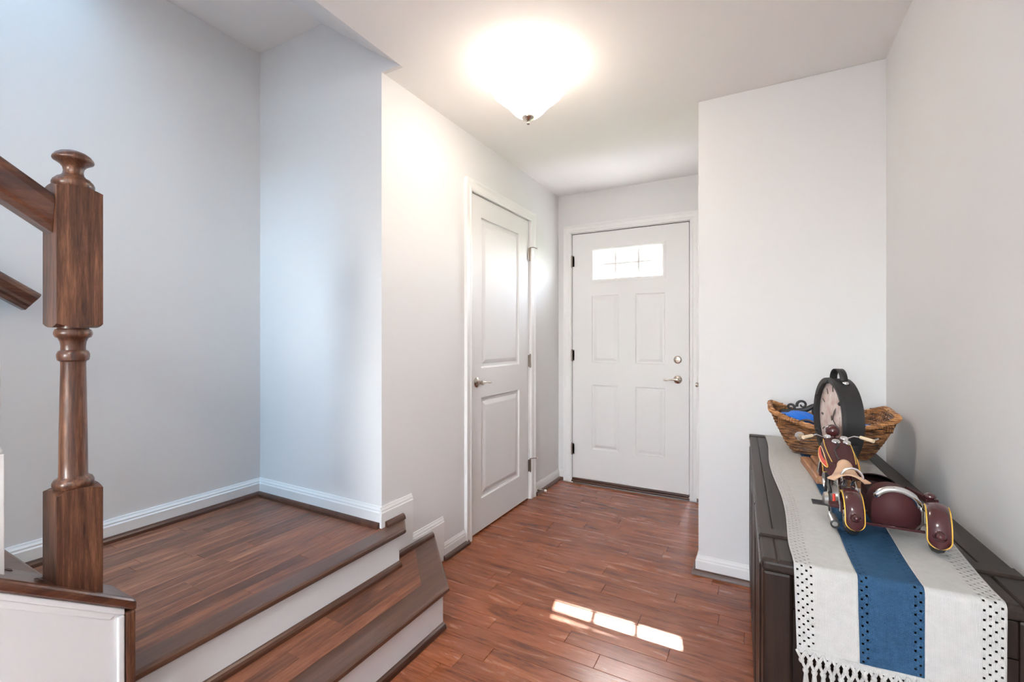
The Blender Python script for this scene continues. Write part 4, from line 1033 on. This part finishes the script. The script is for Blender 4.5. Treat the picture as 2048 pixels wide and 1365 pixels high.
# things lying in the basket
def crumple(name, c, s3, seed, m, label, cat, n=26):
    rnd = random.Random(seed); ph = [(rnd.uniform(2, 6), rnd.uniform(0, 6), rnd.uniform(2, 6), rnd.uniform(0, 6)) for _ in range(5)]
    def P(u, v):
        a = 2 * math.pi * u; b = math.pi * v
        d = Vector((math.sin(b) * math.cos(a), math.sin(b) * math.sin(a), math.cos(b)))
        k = 1 + sum(.10 * math.sin(p[0] * a + p[1] if False else p[0] * (d.x + d.z) + p[1]) * math.sin(p[2] * (d.y - d.z) + p[3]) for p in ph)
        k += .05 * abs(math.sin(9 * d.x + 5 * d.y + seed))
        return (s3[0] * d.x * k, s3[1] * d.y * k, s3[2] * d.z * k)
    o = MB().grid(P, n * 2, n, True, True).build(name, m); o.location = c
    return tag(o, label, cat)
bx, by = .243, 2.205
crumple('cloth_bag', (bx - .108, by - .034, RT + .133), (.060, .046, .034), 3, 'blue_bag', 'bright blue crumpled cloth at the left end of basket', 'cloth')
crumple('cloth_bag', (bx + .112, by - .050, RT + .104), (.034, .030, .028), 8, 'blue_bag', 'bit of blue cloth at the right end of basket', 'cloth')
# black wrought scroll ornament standing at the back of the basket
scr = empty('scroll_ornament', (bx - .098, by + .035, RT + .108)); tag(scr, 'black metal scroll ornament standing in basket behind the blue cloth', 'ornament')
def scroll(cx, cz, r0, turns, dirn, start, wd0=.008):
    pts = []; rs = []
    for i in range(40):
        t = i / 39; a = start + dirn * turns * 2 * math.pi * t; r = r0 * (1 - .80 * t)
        pts.append((cx + r * math.cos(a), 0, cz + r * math.sin(a))); rs.append(wd0 * (1 - .45 * t))
    return pts, rs
sm = MB()
for (cx, cz, r0, tn, dr_, stt) in ((-.030, .066, .017, 1.1, 1, -1.2), (.012, .078, .020, 1.1, -1, 3.6), (.060, .050, .022, 1.1, 1, -1.0), (-.052, .044, .012, 1.0, -1, 4.4)):
    p, r = scroll(cx, cz, r0, tn, dr_, stt, .0055); sm.tube(p, r, 8, flat=(.6, 1))
sm.tube([(-.062, 0, .040), (-.040, 0, .048), (-.012, 0, .050), (.02, 0, .056), (.05, 0, .075), (.075, 0, .088)], [.005, .009, .011, .011, .010, .006], 8, flat=(.5, 1))
sm.tube([(-.02, 0, .045), (.02, 0, .03), (.075, 0, .028)], [.008, .010, .007], 8, flat=(.5, 1))
sm.build('scrollwork', 'black', scr)
MB().box(-.006, .006, -.004, .004, -.098, .048).build('stem', 'black', scr)
# leather strap and dark pouch
lt = MB().grid(lambda u, v: ((u - .5) * .085, (v - .5) * .030 * math.sin(math.pi * (u * .9 + .05)), .010 * math.sin(math.pi * u * 1.4) - .02 * u * u), 20, 8).build('leather_tag', 'leather'); lt.location = (bx - .062, by - .085, RT + .132)
so = lt.modifiers.new('solid', 'SOLIDIFY'); so.thickness = .005; tag(lt, 'dark brown leather tongue at front rim of basket beside the clock', 'leather strap')
pk = crumple('pouch', (bx + .020, by - .01, RT + .078), (.060, .055, .045), 15, 'darkseat', 'black pouch in the basket behind the clock', 'pouch')
hk = MB().tube([(bx + .085, by - .070, RT + .115), (bx + .100, by - .060, RT + .112), (bx + .118, by - .045, RT + .100)], [.006, .012, .004], 10, flat=(.5, 1)).build('sunglasses_arm', 'black'); tag(hk, 'small black curved piece near right rim of basket', 'accessory')

# ------------------------------------------------------------------ outside the front door
struct(MB().box(-6, 6, YD + .15, YD + 2.2, -.3, -.02).build('floor_porch', 'plaster'), 'concrete stoop outside the front door', 'floor')
# porch roof whose edge shades the upper row of panes
t = .50; pz = 1.822 + 1.69 * t + .002; py = YD + .03 + 1.675 * t
edge = 1.817 + (1.675 / 1.69) * pz                     # roof edge: its shadow crosses the floor just behind the glazing bar
m = MB().prism([(-4, YD + .15), (3, YD + .15), (3, edge + 4.40 * .048), (-4, edge - 2.60 * .048)], 'z', pz, pz + .14)
struct(m.build('ceiling_porch', 'trim'), 'porch roof outside the front door', 'roof')
struct(MB().box(-40, 40, YD + 2.2, 70, -.5, -.3).build('ground', 'grass'), 'lawn beyond the stoop', 'ground')
th = empty('townhouse', (-13, 30, -.3)); tag(th, 'pale townhouse faintly seen through the door window', 'house')
MB().box(-14, 14, 0, 8, 0, 6.0).build('wall', 'siding', th)
MB().prism([(-.4, 6.0), (8.4, 6.0), (4, 8.0)], 'x', -14.4, 14.4).build('roof', 'roofing', th)
for i in range(9):
    for z in (1.2, 4.0):
        wn = MB().box(-12.9 + i * 3.1, -11.9 + i * 3.1, -.06, .02, z, z + 1.5).build('window', 'trim', th)
        MB().box(-12.8 + i * 3.1, -12.0 + i * 3.1, -.08, -.05, z + .1, z + 1.4).build('pane', 'darkglass', wn)
